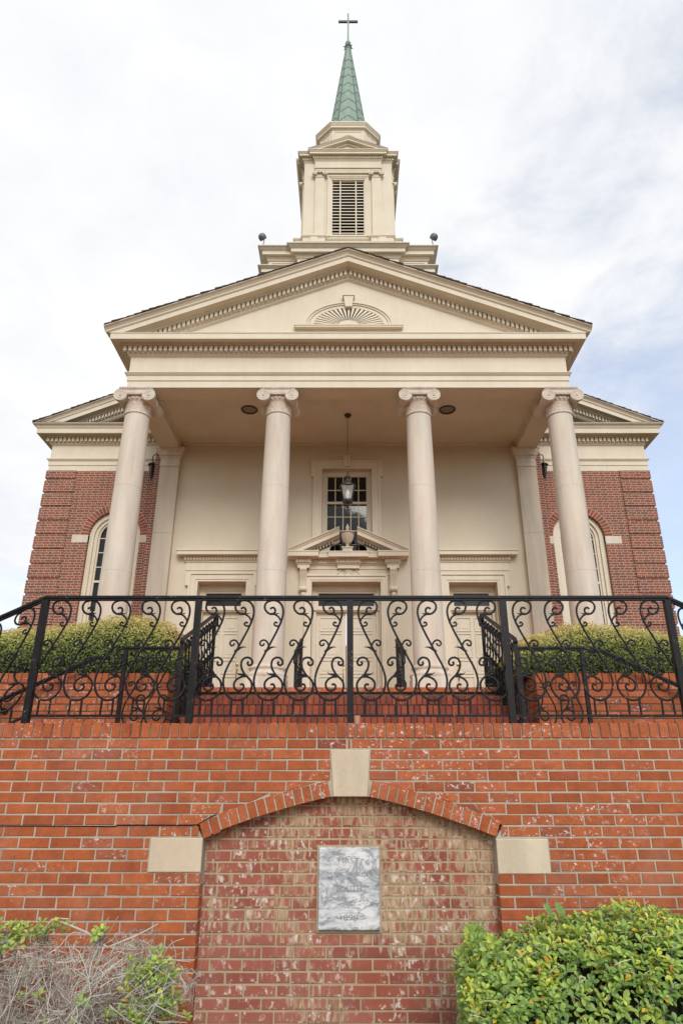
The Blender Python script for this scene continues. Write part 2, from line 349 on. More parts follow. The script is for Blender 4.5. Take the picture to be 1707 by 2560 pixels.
    def build(s, name, mats, parent=None, smooth=False, fixn=True, loc=(0, 0, 0)):
        me = bpy.data.meshes.new(name)
        o = Vector(ORG.get(parent.name, (0, 0, 0))) if parent else Vector(loc)
        me.from_pydata([Vector(v) - o for v in s.v], [], s.f)
        for m in (mats if isinstance(mats, (list, tuple)) else [mats]): me.materials.append(m)
        me.polygons.foreach_set('material_index', s.m)
        at = me.attributes.new('rnd', 'FLOAT', 'FACE'); at.data.foreach_set('value', s.r)
        if fixn:
            b = bmesh.new(); b.from_mesh(me); bmesh.ops.recalc_face_normals(b, faces=b.faces); b.to_mesh(me); b.free()
        if smooth:
            me.polygons.foreach_set('use_smooth', [True] * len(me.polygons)); me.set_sharp_from_angle(angle=R(38))
        me.update()
        ob = bpy.data.objects.new(name, me); COL.objects.link(ob)
        if parent: ob.parent = parent
        else: ob.location = loc
        ORG[ob.name] = tuple(o)
        return ob
def tag(o, label=None, cat=None, group=None, kind=None):
    if label: o['label'] = label
    if cat: o['category'] = cat
    if group: o['group'] = group
    if kind: o['kind'] = kind
    return o
def thing(name, label, cat, loc, group=None):
    o = bpy.data.objects.new(name, None); COL.objects.link(o); o.location = loc; o.empty_display_size = 0.2
    ORG[o.name] = tuple(loc); return tag(o, label, cat, group)
def copy_tree(o, parent=None):
    c = o.copy(); COL.objects.link(c); c.parent = parent
    ORG[c.name] = ORG.get(o.name, (0, 0, 0))
    for ch in list(o.children): copy_tree(ch, c)
    return c
def smooth_path(pts, sub=4):
    P = [Vector(p) for p in pts]; out = []
    for i in range(len(P) - 1):
        p0 = P[max(i - 1, 0)]; p1 = P[i]; p2 = P[i + 1]; p3 = P[min(i + 2, len(P) - 1)]
        for j in range(sub):
            t = j / sub
            out.append(0.5 * ((2 * p1) + (p2 - p0) * t + (2 * p0 - 5 * p1 + 4 * p2 - p3) * t * t + (3 * p1 - p0 - 3 * p2 + p3) * t ** 3))
    out.append(P[-1]); return out
rng = random.Random(7)

# ------------------------------------------------------------------ ground and landings
g = MB()
ys = [-3000, -20, 4.2, 5.15, 9.4, 11, 60, 5000]; zs = [0, 0, 0, 0, 2.60, 2.70, 2.70, 2.70]
xs = [-4000, -60, -2.32, 2.32, 60, 4000]
for i in range(len(ys) - 1):
    for j in range(len(xs) - 1):
        a, b = (0, 0) if (j == 2 and 4.2 <= ys[i] < 9.4) else (zs[i], zs[i + 1])
        if j == 2 and ys[i] == 9.4: a = 0
        g.add([(xs[j], ys[i], a), (xs[j + 1], ys[i], a), (xs[j + 1], ys[i + 1], b), (xs[j], ys[i + 1], b)], [(0, 1, 2, 3)])
tag(g.build('ground', GROUND), kind='structure')
k = Nodes('pale_concrete', 0.9, 0.2); k.color(k.mix(k.rng(k.noise(k.pos(), 1.1, 6, 0.65), 0.35, 0.65), (0.38, 0.32, 0.24), (0.47, 0.40, 0.30))); CONC = k.m
m = MB(); m.box(-60, 60, -3.2, 2.2, -.2, .05); tag(m.build('bounce_pavement', PAVE), kind='structure')  # unseen brick pavement, added to bounce warm light up to the soffits
m = MB(); m.box(-60, 60, -12, -3.35, -.2, .006); tag(m.build('road', flat('grey_asphalt', (0.11, 0.105, 0.10), .9, .2)), kind='structure')
m = MB(); m.box(-2.3, 2.3, 5.10, 6.88, 0.05, 2.03); tag(m.build('lower_landing', PAVE), kind='structure')
m = MB(); m.box(-6.5, 6.5, 9.0, 11.38, 2.2, 2.776); tag(m.build('upper_landing', PAVE), kind='structure')

# ------------------------------------------------------------------ bricks
def brick(mb, q, y, depth=0.012, ch=0.003, rnd=0.5, mat=0):
    """q: 4 (x,z) corners, counter-clockwise seen from the front; front face at y"""
    c = [sum(p[0] for p in q) / 4, sum(p[1] for p in q) / 4]
    wx = max(p[0] for p in q) - min(p[0] for p in q); wz = max(p[1] for p in q) - min(p[1] for p in q)
    kx = 1 - 2 * ch / max(wx, 0.01); kz = 1 - 2 * ch / max(wz, 0.01)
    inn = [(c[0] + (p[0] - c[0]) * kx, c[1] + (p[1] - c[1]) * kz) for p in q]
    vs = [(p[0], y, p[1]) for p in inn] + [(p[0], y + ch, p[1]) for p in q] + [(p[0], y + depth, p[1]) for p in q]
    fs = [(0, 1, 2, 3)] + [(a + i, a + (i + 1) % 4, a + 4 + (i + 1) % 4, a + 4 + i) for a in (0, 4) for i in range(4)]
    mb.add(vs, [f[::-1] for f in fs], mat, rnd)
def brick_rows(mb, xl, xr, z0, z1, y, L=0.203, H=0.0677, J=0.0105, phase=0.0, depth=0.012, jit=0.0, mat=0, rot=None):
    """xl, xr: functions of z giving the row limits"""
    z = z1; row = 0
    while z - H * 0.5 > z0:
        zb, zt = z - H + J * 0.5, z - J * 0.5
        off = phase + (L * 0.5 if row % 2 else 0) + rng.uniform(-jit, jit)
        lo = min(xl(zb), xl(zt)); hi = max(xr(zb), xr(zt))
        kx = math.floor((lo - off) / L)
        x = off + kx * L
        while x < hi:
            a, b = x + J * 0.5, x + L - J * 0.5
            q = [(max(a, xl(zb)), zb), (min(b, xr(zb)), zb), (min(b, xr(zt)), zt), (max(a, xl(zt)), zt)]
            w0 = q[1][0] - q[0][0]; w1 = q[2][0] - q[3][0]
            if max(w0, w1) > 0.012:
                if w0 < 0.002: q[1] = (q[0][0] + 0.002, zb)
                if w1 < 0.002: q[2] = (q[3][0] + 0.002, zt)
                dy = rng.uniform(-0.0012, 0.0012); dz = rng.uniform(-0.0009, 0.0009)
                brick(mb, [(p[0] + rng.uniform(-.0012, .0012), p[1] + dz + rng.uniform(-.0012, .0012)) for p in q], y + dy, depth, 0.0032, rng.random(), mat)
            x += L
        z -= H; row += 1

# ------------------------------------------------------------------ retaining wall with arched niche
WY = 4.895; NY = 5.005; WT = 1.988
def arch_in(x):
    a = max(abs(x - 0.012) - 0.10, 0.0); return 1.626 - 0.202 * a - 0.104 * a * a
def arch_out(x):
    a = max(abs(x - 0.012) - 0.10, 0.0); sl = 0.202 + 0.208 * a; return 1.626 - 0.202 * a - 0.104 * a * a + 0.100 * math.sqrt(1 + sl * sl)
def outer_x(z):                                   # x extent of the arch ring's back at height z
    if z >= arch_out(0.11): return 0.0
    lo, hi = 0.1, 1.3
    for _ in range(30):
        mid = (lo + hi) / 2
        if arch_out(0.012 + mid) > z: lo = mid
        else: hi = mid
    return min(lo, 0.978)
def slope_x(z):                                    # where the wall top starts down beside the side flights
    return 2.47 + max(0.0, (WT - z)) / 0.46
def left_lim(z):
    if 1.612 < z < 1.925: k_ = -0.098 - (z - 1.621) * 0.07 - 0.008 + 0.0
    else: k_ = 0.0
    if z >= arch_out(0.11): return k_
    if z > 1.377: return min(0.012 - outer_x(z) - 0.004, k_ if k_ else 9)
    if z > 1.174: return -1.284
    return -0.938
def right_lim(z):
    k_ = 0.127 + (z - 1.621) * 0.065 + 0.008 if 1.612 < z < 1.925 else 0.0
    if z >= arch_out(0.11): return k_
    if z > 1.376: return max(0.012 + outer_x(z) + 0.004, k_)
    if z > 1.1725: return 1.297
    return 0.955
wall = thing('retaining_wall', 'orange brick retaining wall with arched niche and pale stone keystone below the iron railing', 'wall', (0, WY, 0))
m = MB()
brick_rows(m, lambda z: -slope_x(z), left_lim, 0.0, WT, WY, phase=-0.005, jit=0.012)
m2 = MB(); brick_rows(m2, right_lim, lambda z: slope_x(z), 0.0, WT, WY, phase=0.03, jit=0.012)
m.merge(m2)
# jamb returns of the niche
for xx, sg in ((-0.938, 1), (0.955, -1)):
    z = WT
    while z > 0.0:
        if z < 1.165:
            m.box(min(xx, xx - sg * 0.02), max(xx, xx - sg * 0.02), WY + 0.004, NY + 0.01, z - 0.0627, z - 0.005, 0, rng.random())
        z -= 0.0677
m.build('wall_bricks', BRICK, wall)
m = MB()
m.py([(-2.46, 0.0), (-0.9385, 0.0), (-0.9385, 1.37), (-0.985, 1.44), (-0.985, WT), (-2.46, WT)], WY + 0.0045, 5.10)
m.py([(2.46, 0.0), (0.9555, 0.0), (0.9555, 1.37), (1.005, 1.44), (1.005, WT), (2.46, WT)], WY + 0.0045, 5.10)
pl = [(-0.985, WT)] + [(x, arch_out(x) - 0.012) for x in [-0.985 + i * (1.99 / 24) for i in range(25)]] + [(1.005, WT)]
for i in range(24):
    a, b = pl[1 + i], pl[2 + i]
    m.py([(a[0], a[1]), (b[0], b[1]), (b[0], WT), (a[0], WT)], WY + 0.0045, 5.10)
for sg in (-1, 1): m.py([(sg * 2.46, 0), (sg * 2.46, WT - 0.01), (sg * 2.47, WT - 0.01), (sg * 6.6, 0.10), (sg * 6.6, 0)], WY + 0.0045, 5.10)
m.build('mortar_bed', MORT, wall)
m = MB(); mm = MB()                                 # rowlock cap
x = -2.47; i = 0
while x < 2.46:
    w = 0.0668 + rng.uniform(-0.001, 0.001)
    if i == 0: w = 0.115
    brick(m, [(x + 0.005, 1.991), (x + w - 0.005, 1.991), (x + w - 0.004, 2.087 + rng.uniform(-.0015, .0015)), (x + 0.004, 2.088)], WY - 0.004 + rng.uniform(-.002, .002), 0.20, 0.004, rng.random())
    x += w; i += 1
for sg in (-1, 1):                                   # cap running down beside the flights
    for j in range(62):
        x0 = 2.472 + j * 0.061; z0 = WT + 0.004 - (j * 0.061) * 0.46
        q = [(sg * (x0 + 0.004), z0), (sg * (x0 + 0.057), z0 - 0.0244), (sg * (x0 + 0.098), z0 + 0.063), (sg * (x0 + 0.046), z0 + 0.0874)]
        brick(m, q if sg > 0 else q[::-1], WY - 0.004, 0.20, 0.003, rng.random())
m.build('rowlock_cap', BRICK, wall)
mm.box(-2.46, 2.46, WY + 0.006, 5.095, 1.984, 2.080)
mm.build('cap_mortar', MORTC, wall)
m = MB()                                             # voussoirs
for sg in (-1, 1):
    n = 14
    for i in range(n):
        xa = 0.125 + (0.952 - 0.125) * i / n + 0.004; xb = 0.125 + (0.952 - 0.125) * (i + 1) / n - 0.005
        def pt(xr, k_):
            a = max(xr - 0.10, 0); sl = 0.202 + 0.208 * a; L = math.sqrt(1 + sl * sl)
            return (0.012 + sg * (xr + sl / L * 0.100 * k_), arch_in(0.012 + xr) + 0.100 / L * k_)
        q = [pt(xa, 0), pt(xb, 0), pt(xb, 1), pt(xa, 1)]
        drop = -0.012 if (sg < 0 and i >= n - 2) else 0.0
        q = [(p[0], p[1] + drop) for p in q]
        brick(m, q if sg > 0 else q[::-1], WY - 0.003 + rng.uniform(-.0015, .0015), 0.112, 0.003, rng.random())
m.build('arch_ring', BRICK, wall)
m = MB()
for i in range(24):                                  # mortar seen between the voussoirs
    xa = -0.94 + i * (1.895 / 24); xb = xa + 1.895 / 24
    m.py([(xa, arch_in(xa) + 0.002), (xb, arch_in(xb) + 0.002), (xb, arch_out(xb)), (xa, arch_out(xa))], WY + 0.0025, NY + 0.008)
m.build('arch_mortar', MORT, wall)
m = MB(); brick(m, [(-0.098, 1.621), (0.127, 1.621), (0.145, 1.914), (-0.119, 1.914)], WY - 0.010, 0.125, 0.004); m.build('keystone', BLOCK, wall)
for x0, x1, z0, z1 in ((-1.276, -0.939, 1.177, 1.374), (0.956, 1.289, 1.167, 1.367)):
    m = MB(); brick(m, [(x0, z0), (x1, z0), (x1, z1), (x0, z1)], WY - 0.006, 0.118, 0.004); m.build('impost_block', BLOCK, wall)
m = MB()
brick_rows(m, lambda z: -0.95, lambda z: 0.967, 0.0, 1.70, NY, phase=0.06, jit=0.02)
m.build('niche_bricks', NICHE, wall)
m = MB(); m.box(-0.99, 1.01, NY + 0.0035, 5.098, 0.0, 1.72); m.build('niche_mortar', MORTN, wall)
m = MB()                                             # settlement crack: dark open joint on the left
pp = [(-2.46, 1.447), (-2.05, 1.446), (-1.52, 1.443), (-1.50, 1.449), (-1.02, 1.448), (-0.985, 1.452), (-0.90, 1.498), (-0.86, 1.515)]
for a, b in zip(pp, pp[1:]):
    m.py([(a[0], a[1] - 0.0026), (b[0], b[1] - 0.0026), (b[0], b[1] + 0.0026), (a[0], a[1] + 0.0026)], WY - 0.0045, WY + 0.004)
m.build('open_crack', DARK, wall)

# marble tablet
tab = MB()
brick(tab, [(-0.190, 0.843), (0.202, 0.843), (0.202, 1.314), (-0.190, 1.314)], 4.968, 0.036, 0.006)
tb = MB(); tb.box(-0.202, 0.214, 4.992, 5.004, 0.829, 1.327)
tablet = tab.build('marble_tablet', MARBLE, loc=(0.006, 4.968, 0.843)); tag(tablet, 'white and grey veined marble tablet engraved with faint lettering, set in the brick niche', 'plaque')
tb.build('mortar_surround', MORTN, tablet)
def letters(txt, z, h, wid, parent):
    cu = bpy.data.curves.new('inscription', 'FONT'); cu.body = txt; cu.size = 1.0; cu.align_x = 'CENTER'; cu.extrude = 0.0
    tmp = bpy.data.objects.new('inscription', cu); COL.objects.link(tmp)
    dg = bpy.context.evaluated_depsgraph_get(); me = bpy.data.meshes.new_from_object(tmp.evaluated_get(dg))
    bpy.data.objects.remove(tmp)
    xs_ = [v.co.x for v in me.vertices]; ys_ = [v.co.y for v in me.vertices]; w = max(xs_) - min(xs_); hh = max(ys_) - min(ys_)
    xm = (max(xs_) + min(xs_)) / 2
    for v in me.vertices:
        v.co = Vector(((v.co.x - xm) / w * wid, -0.0012, (v.co.y - min(ys_)) / hh * h + z - 0.843))
    b = bmesh.new(); b.from_mesh(me)
    bmesh.ops.solidify(b, geom=b.faces[:], thickness=0.001); b.to_mesh(me); b.free()
    me.materials.append(ENGR)
    o = bpy.data.objects.new('inscription', me); COL.objects.link(o); o.parent = parent; return o
for t_, z_, h_, w_ in (('FIRST', 1.222, 0.030, 0.138), ('M E CHURCH', 1.145, 0.028, 0.285), ('SOUTH', 1.062, 0.031, 0.160), ('A  D', 0.980, 0.030, 0.076), ('1898', 0.899, 0.033, 0.112)):
    letters(t_, z_, h_, w_, tablet)
m = MB()
m.tube([(-0.06, 4.9672, 0.940), (0.075, 4.9672, 0.941), (0.095, 4.9672, 0.936), (0.115, 4.9672, 0.922)], 0.0011, 4); m.build('engraved_scroll', ENGR, tablet)

# ------------------------------------------------------------------ scroll balusters (traced once, local u,v; v is height)
SC = {
 'stem': [(.029, 2.916), (.019, 2.926), (.003, 2.925), (-.008, 2.908), (-.004, 2.889), (.016, 2.878), (.041, 2.884), (.064, 2.907), (.072, 2.936), (.061, 2.964), (.031, 2.979), (-.001, 2.982), (-.033, 2.97), (-.057, 2.942), (-.068, 2.901), (-.064, 2.856), (-.05, 2.808), (-.023, 2.744), (.008, 2.68), (.039, 2.617), (.069, 2.555), (.1, 2.493), (.118, 2.44), (.125, 2.387), (.116, 2.334), (.092, 2.289), (.054, 2.262), (.012, 2.254), (-.03, 2.267), (-.064, 2.3), (-.081, 2.345), (-.075, 2.383), (-.052, 2.411), (-.029, 2.432), (-.003, 2.474), (.004, 2.512), (-.005, 2.541), (-.028, 2.555), (-.054, 2.553), (-.073, 2.536), (-.077, 2.515), (-.066, 2.501), (-.05, 2.502), (-.042, 2.515), (-.049, 2.526)],
 'inner': [(-.025, 2.424), (.002, 2.415), (.03, 2.399), (.047, 2.372), (.042, 2.339), (.02, 2.321), (-.007, 2.324), (-.023, 2.341), (-.021, 2.359), (-.009, 2.366), (.004, 2.359)],
 'mid': [(.028, 2.641), (.041, 2.668), (.063, 2.683), (.085, 2.677), (.095, 2.659), (.083, 2.642), (.067, 2.648), (.065, 2.659)],
 'top': [(-.054, 2.817), (-.048, 2.836), (-.03, 2.86), (-.004, 2.875), (.016, 2.878)],
 'small': [(-.054, 2.814), (-.042, 2.793), (-.022, 2.787), (-.006, 2.796), (-.005, 2.809), (-.017, 2.817), (-.025, 2.808)],
 'leg1': [(-.023, 2.262), (-.025, 2.15)], 'leg2': [(.056, 2.264), (.058, 2.15)]}
LEAVES = {'leaf1': [(.020, 2.880), (-.010, 2.878), (-.040, 2.886)], 'leaf2': [(.058, 2.596), (.023, 2.623), (-.004, 2.632), (-.031, 2.630)], 'leaf3': [(-.034, 2.420), (-.002, 2.434), (.021, 2.437), (.040, 2.452)]}
BZ = 2.15                                              # bottom-rail height the scroll was traced above
def scroll(mb, fn, sx=1, su=1.0, r=0.0079, sub=3, n=6, shear=0.0):
    """fn(u, h) -> world point; h is height above the bottom rail"""
    def pr(u, v): return fn(sx * u * su, v - BZ + shear * sx * u * su)
    for k_, l in SC.items():
        q = smooth_path([(a, b, 0) for a, b in l], sub if len(l) > 2 else 1)
        mb.tube([pr(p.x, p.y) for p in q], [r * (0.86 if k_ in ('mid', 'small', 'top') else 1.0) * (1.35 if (k_ in ('stem', 'small', 'mid', 'inner') and i in (0, len(q) - 1)) else 1.0) for i in range(len(q))], n, flat_y=0.85)
    for l in LEAVES.values():
        q = smooth_path([(a, b, 0) for a, b in l], 3); L = len(q)
        mb.tube([pr(p.x, p.y) for p in q], [max(0.0012, r * 1.35 * (1 - (i / (L - 1)) ** 1.6)) for i in range(L)], n, flat_y=0.7)
def bar(mb, p, q, w, h, mat=0):
    """rectangular bar from p to q, w across, h in height"""
    p, q = Vector(p), Vector(q); t = (q - p).normalized(); up = Vector((0, 0, 1)) if abs(t.z) < 0.95 else Vector((0, 1, 0))
    s = t.cross(up).normalized(); u = s.cross(t)
    vs = [c + s * a * w / 2 + u * b * h / 2 for c in (p, q) for a, b in ((-1, -1), (1, -1), (1, 1), (-1, 1))]
    mb.add(vs, [(0, 1, 2, 3), (7, 6, 5, 4)] + [(i, (i + 1) % 4, 4 + (i + 1) % 4, 4 + i) for i in range(4)], mat)
def handrail(mb, pts):
    for a, b in zip(pts, pts[1:]):
        bar(mb, (a[0], a[1], a[2] - 0.012), (b[0], b[1], b[2] - 0.012), 0.026, 0.018)
        bar(mb, (a[0], a[1], a[2] + 0.004), (b[0], b[1], b[2] + 0.004), 0.046, 0.018)

RY = 5.0
rail = thing('iron_railing', 'long black wrought iron scroll railing along the top of the brick retaining wall', 'railing', (0.015, RY, 2.088))
PX = [-2.266, -1.118, 0.015, 1.157, 2.389]
TZ = 3.013
m = MB(); handrail(m, [(PX[0], RY, TZ - .012), (PX[-1], RY, TZ - .012)])
for sg, x0 in ((-1, PX[0]), (1, PX[-1])): handrail(m, [(x0, RY, TZ - .012), (x0 + sg * 3.2, RY, TZ - .012 - 3.2 * 0.487)])
m.build('handrail', IRON, rail)
m = MB()
for a, b in zip(PX, PX[1:]): bar(m, (a + .015, RY, 2.147), (b - .015, RY, 2.147), 0.016, 0.017)
for sg, x0 in ((-1, PX[0]), (1, PX[-1])): bar(m, (x0 + sg * .015, RY, 2.147 - .007), (x0 + sg * 3.2, RY, 2.147 - 3.2 * 0.487), 0.016, 0.017)
m.build('bottom_rail', IRON, rail)
for x in PX:
    m = MB(); m.box(x - .023, x + .023, RY - .023, RY + .023, 2.085, TZ - .03); m.build('post', IRON, rail)
for sg, x0 in ((-1, PX[0]), (1, PX[-1])):
    m = MB(); m.box(x0 + sg * 3.2 - .02, x0 + sg * 3.2 + .02, RY - .02, RY + .02, 0.05, TZ - .03 - 3.2 * .487); m.build('post', IRON, rail)
sb = {}
for sx in (-1, 1):
    m = MB(); scroll(m, lambda u, h: (u, 0, h), sx, 1.0); sb[sx] = m
mesh0 = {}
for i in range(4):
    a, b = PX[i], PX[i + 1]; sx = -1 if i < 2 else 1; st = (b - a) / 5.17
    for j in range(5):
        x = (a + st * 0.5 + st * 0.03 + st * j + .012) if sx > 0 else (b - st * 0.53 - st * j - .012)
        if sx not in mesh0:
            o = sb[sx].build('scroll_baluster', IRON, None, True); mesh0[sx] = o.data; o.parent = rail
        else:
            o = bpy.data.objects.new('scroll_baluster', mesh0[sx]); COL.objects.link(o); o.parent = rail
        o.location = (x - 0.015, 0, BZ - 2.088)
for sg, x0 in ((-1, PX[0]), (1, PX[-1])):
    m = MB(); scroll(m, lambda u, h: (u, 0, h), sg, 1.0, shear=-0.487 * sg); md = None
    for j in range(13):
        x = x0 + sg * (0.135 + j * 0.228)
        if md is None: o = m.build('scroll_baluster', IRON, None, True); md = o.data; o.parent = rail
        else: o = bpy.data.objects.new('scroll_baluster', md); COL.objects.link(o); o.parent = rail
        o.location = (x - 0.015, 0, BZ - 2.088 - (abs(x - x0)) * 0.487)
# cup on the ledge
m = MB(); m.lathe([(0.020, 0), (0.024, 0.03), (0.027, 0.058), (0.025, 0.058), (0.022, 0.03), (0.018, 0.004)], (0.062, 5.0, 2.089), 16)
tag(m.build('plastic_cup', CUPM, smooth=True, loc=(0.062, 5.0, 2.089)), 'small scuffed plastic cup left beside the middle railing post', 'cup')

# ------------------------------------------------------------------ brick steps
st = thing('brick_steps', 'flight of dark orange rowlock brick steps rising between the two brick planters', 'steps', (0.03, 6.9, 2.03))
treads = [(6.90, 2.03, 2.20), (7.20, 2.20, 2.352), (7.50, 2.352, 2.500), (7.80, 2.500, 2.640)]
m = MB(); mo = MB()
for y, z0, z1 in treads:
    x = -1.78
    while x < 1.86:
        w = 0.0668 + rng.uniform(-.0015, .0015)
        t_ = rng.uniform(-.002, .002)
        brick(m, [(x + .004, z1 - 0.100), (x + w - .005, z1 - 0.100), (x + w - .004, z1 - .001 + t_), (x + .004, z1 + t_)], y - .02 + rng.uniform(-.004, .004), 0.22, 0.005, rng.random())
        x += w
    mo.box(-1.78, 1.86, y, y + 0.6, z0 - 0.4, z1 - 0.006)
m.build('rowlock_treads', STEPB, st); mo.build('riser_mortar', MORTD, st)
m = MB(); x = -1.78; i = 0
while x < 1.86:
    w = 0.203 if i % 3 else 0.19
    brick(m, [(x + .004, 2.716), (x + w - .005, 2.716), (x + w - .005, 2.773 + rng.uniform(-.002, .002)), (x + .004, 2.773)], 8.08 + rng.uniform(-.004, .004), 0.3, 0.006, 0.55 + 0.45 * rng.random()); x += w; i += 1
m.build('top_nosing', BRICK, st)
mo = MB(); mo.box(-1.78, 1.86, 8.12, 9.0, 2.2, 2.766); mo.build('top_mortar', MORTD, st)
for sg in (-1, 1):
    m = MB()
    for j in range(11): m.box(min(sg * (2.3 + j * .3), sg * (2.6 + j * .3)), max(sg * (2.3 + j * .3), sg * (2.6 + j * .3)), 5.105, 6.87, 0.0, 2.03 - (j + 1) * 0.165)
    m.build('side_flight', STEPB, st)
# porch steps
m = MB()
for j in range(3): m.box(-5.4, 5.4, 11.38 + j * .3, 11.68 + j * .3 if j < 2 else 12.28, 2.2, 2.776 + (j + 1) * .148)
ps = m.build('porch_steps', STEPB, loc=(0, 11.4, 2.776)); tag(ps, 'low brick steps in front of the four tall columns', 'steps')

# ------------------------------------------------------------------ planters
def side_bricks(mb, xf, sgn, y0, y1, z0, z1, mat=0):
    z = z1; row = 0
    while z - 0.03 > z0:
        y = y0 + (0.1 if row % 2 else 0.0) - 0.1
        while y < y1:
            a, b = max(y + .005, y0), min(y + .198, y1)
            if b - a > .02:
                d = rng.uniform(-.001, .001)
                mb.box(min(xf, xf - sgn * .02) , max(xf, xf - sgn * .02), a, b, z - .0627, z - .005, mat, rng.random())
            y += .203
        z -= .0677; row += 1
def planter(sg, xi, label):
    p = thing('brick_planter', label, 'planter', (sg * 3.6, 6.95, 2.0), 'brick planters beside the steps')
    xo = sg * 6.0; fl = lambda z: min(xi, xo); fr = lambda z: max(xi, xo)
    m = MB(); brick_rows(m, fl, fr, 0.6, 2.653, 6.95, phase=.04 * sg, jit=.01); side_bricks(m, xi, -sg, 6.965, 9.0, 1.6, 2.653); m.build('planter_bricks', BRICK, p)
    m = MB(); x = min(xi, xo) - .0; 
    while x < max(xi, xo) - .03:
        w = .0668; brick(m, [(x + .004, 2.657), (x + w - .005, 2.657), (x + w - .004, 2.752 + rng.uniform(-.002, .002)), (x + .004, 2.752)], 6.945 + rng.uniform(-.003, .003), .2, .004, rng.random()); x += w
    y = 7.15
    while y < 9.0:
        a, b = min(xi, xi + sg * .2), max(xi, xi + sg * .2)
        m.box(a, b, y + .004, y + .062, 2.657, 2.75, 0, rng.random()); y += .0668
    m.build('planter_cap', BRICK, p)
    m = MB(); a, b = min(xi + sg * .006, xo), max(xi + sg * .006, xo)
    m.box(a, b, 6.957, 8.99, .5, 2.744); m.build('planter_mortar', MORTD, p)
    m = MB(); m.box(a, b, 6.99 + .12, 8.95, 2.745, 2.756); m.build('planter_soil', SOIL, p)
    return p
planter(-1, -1.79, 'orange brick planter box left of the central steps, holding a clipped hedge')
planter(1, 1.87, 'orange brick planter box right of the central steps, holding a clipped hedge')

# ------------------------------------------------------------------ clipped hedges
def hedge(sg, prof, label, seed):
    """prof: (x, ztop) list; body from y 7.08 to 9.2"""
    rr = random.Random(seed); h = thing('hedge', label, 'hedge', (sg * 3.8, 8.1, 2.75), 'clipped hedges in the planters')
    def ztop(x):
        for (a, za), (b, zb) in zip(prof, prof[1:]):
            if a <= x <= b: t = (x - a) / (b - a); t = t * t * (3 - 2 * t); return za + (zb - za) * t
        return prof[0][1] if x < prof[0][0] else prof[-1][1]
    yc, hy = 8.12, 1.06
    def surf(x, a):                    # a: 0 at front bottom .. pi at back
        zt = ztop(x) - 2.70; ca, sa = math.cos(a), math.sin(a); e = 0.80
        endf = 1.0
        for xe in (prof[0][0], prof[-1][0]):
            d = abs(x - xe)
            if d < 0.35 and xe == (prof[-1][0] if sg < 0 else prof[0][0]): endf = math.sqrt(max(0.04, 1 - (1 - d / 0.35) ** 2))
        return (yc - math.copysign(abs(ca) ** e, ca) * hy * (0.72 + 0.28 * endf), 2.74 + zt * sa ** e * (0.55 + 0.45 * endf))
    m = MB(); X0, X1 = prof[0][0], prof[-1][0]; nx, na = 40, 16; vs = []
    for i in range(nx + 1):
        x = X0 + (X1 - X0) * i / nx; 
        for j in range(na + 1):
            y, z = surf(x, math.pi * j / na); x2 = x
            vs.append((x2, yc + (y - yc) * .90, 2.74 + (z - 2.74) * .93))
    m.add(vs, [(i * (na + 1) + j, (i + 1) * (na + 1) + j, (i + 1) * (na + 1) + j + 1, i * (na + 1) + j + 1) for i in range(nx) for j in range(na)] + [[j for j in range(na + 1)], [nx * (na + 1) + j for j in range(na, -1, -1)]])
    m.build('hedge_core', CORE, h, True)
    m = MB()
    for _ in range(62000):
        x = rr.uniform(X0, X1); a = rr.uniform(0.02, 1.9) if rr.random() < .92 else rr.uniform(1.9, 3.1)
        y, z = surf(x, a)
        f = 1 + rr.gauss(0, .025) - (0.06 if rr.random() < .3 else 0)
        c = Vector((x + rr.gauss(0, .02), yc + (y - yc) * f, 2.74 + (z - 2.74) * f + rr.gauss(0, .012)))
        nrm = Vector((rr.gauss(0, .6), -math.cos(a) + rr.gauss(0, .55), math.sin(a) + .35 + rr.gauss(0, .55))).normalized()
        t = nrm.orthogonal().normalized(); t = Matrix.Rotation(rr.uniform(0, 6.28), 3, nrm) @ t; b = nrm.cross(t)
        L = rr.uniform(.009, .016); w = L * .55
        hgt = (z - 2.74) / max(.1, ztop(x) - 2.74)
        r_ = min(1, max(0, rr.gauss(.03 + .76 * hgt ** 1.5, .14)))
        m.add([c - t * L, c + b * w, c + t * L, c - b * w], [(0, 1, 2, 3)], 0, r_)
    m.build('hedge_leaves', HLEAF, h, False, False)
    return h
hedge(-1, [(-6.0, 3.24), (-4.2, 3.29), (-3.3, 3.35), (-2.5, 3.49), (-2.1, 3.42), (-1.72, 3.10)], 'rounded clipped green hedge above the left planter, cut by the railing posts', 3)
hedge(1, [(1.72, 3.06), (2.1, 3.26), (2.55, 3.40), (3.1, 3.35), (3.7, 3.24), (4.4, 3.18), (6.0, 3.14)], 'rounded clipped green hedge with bronze tips above the right planter', 5)

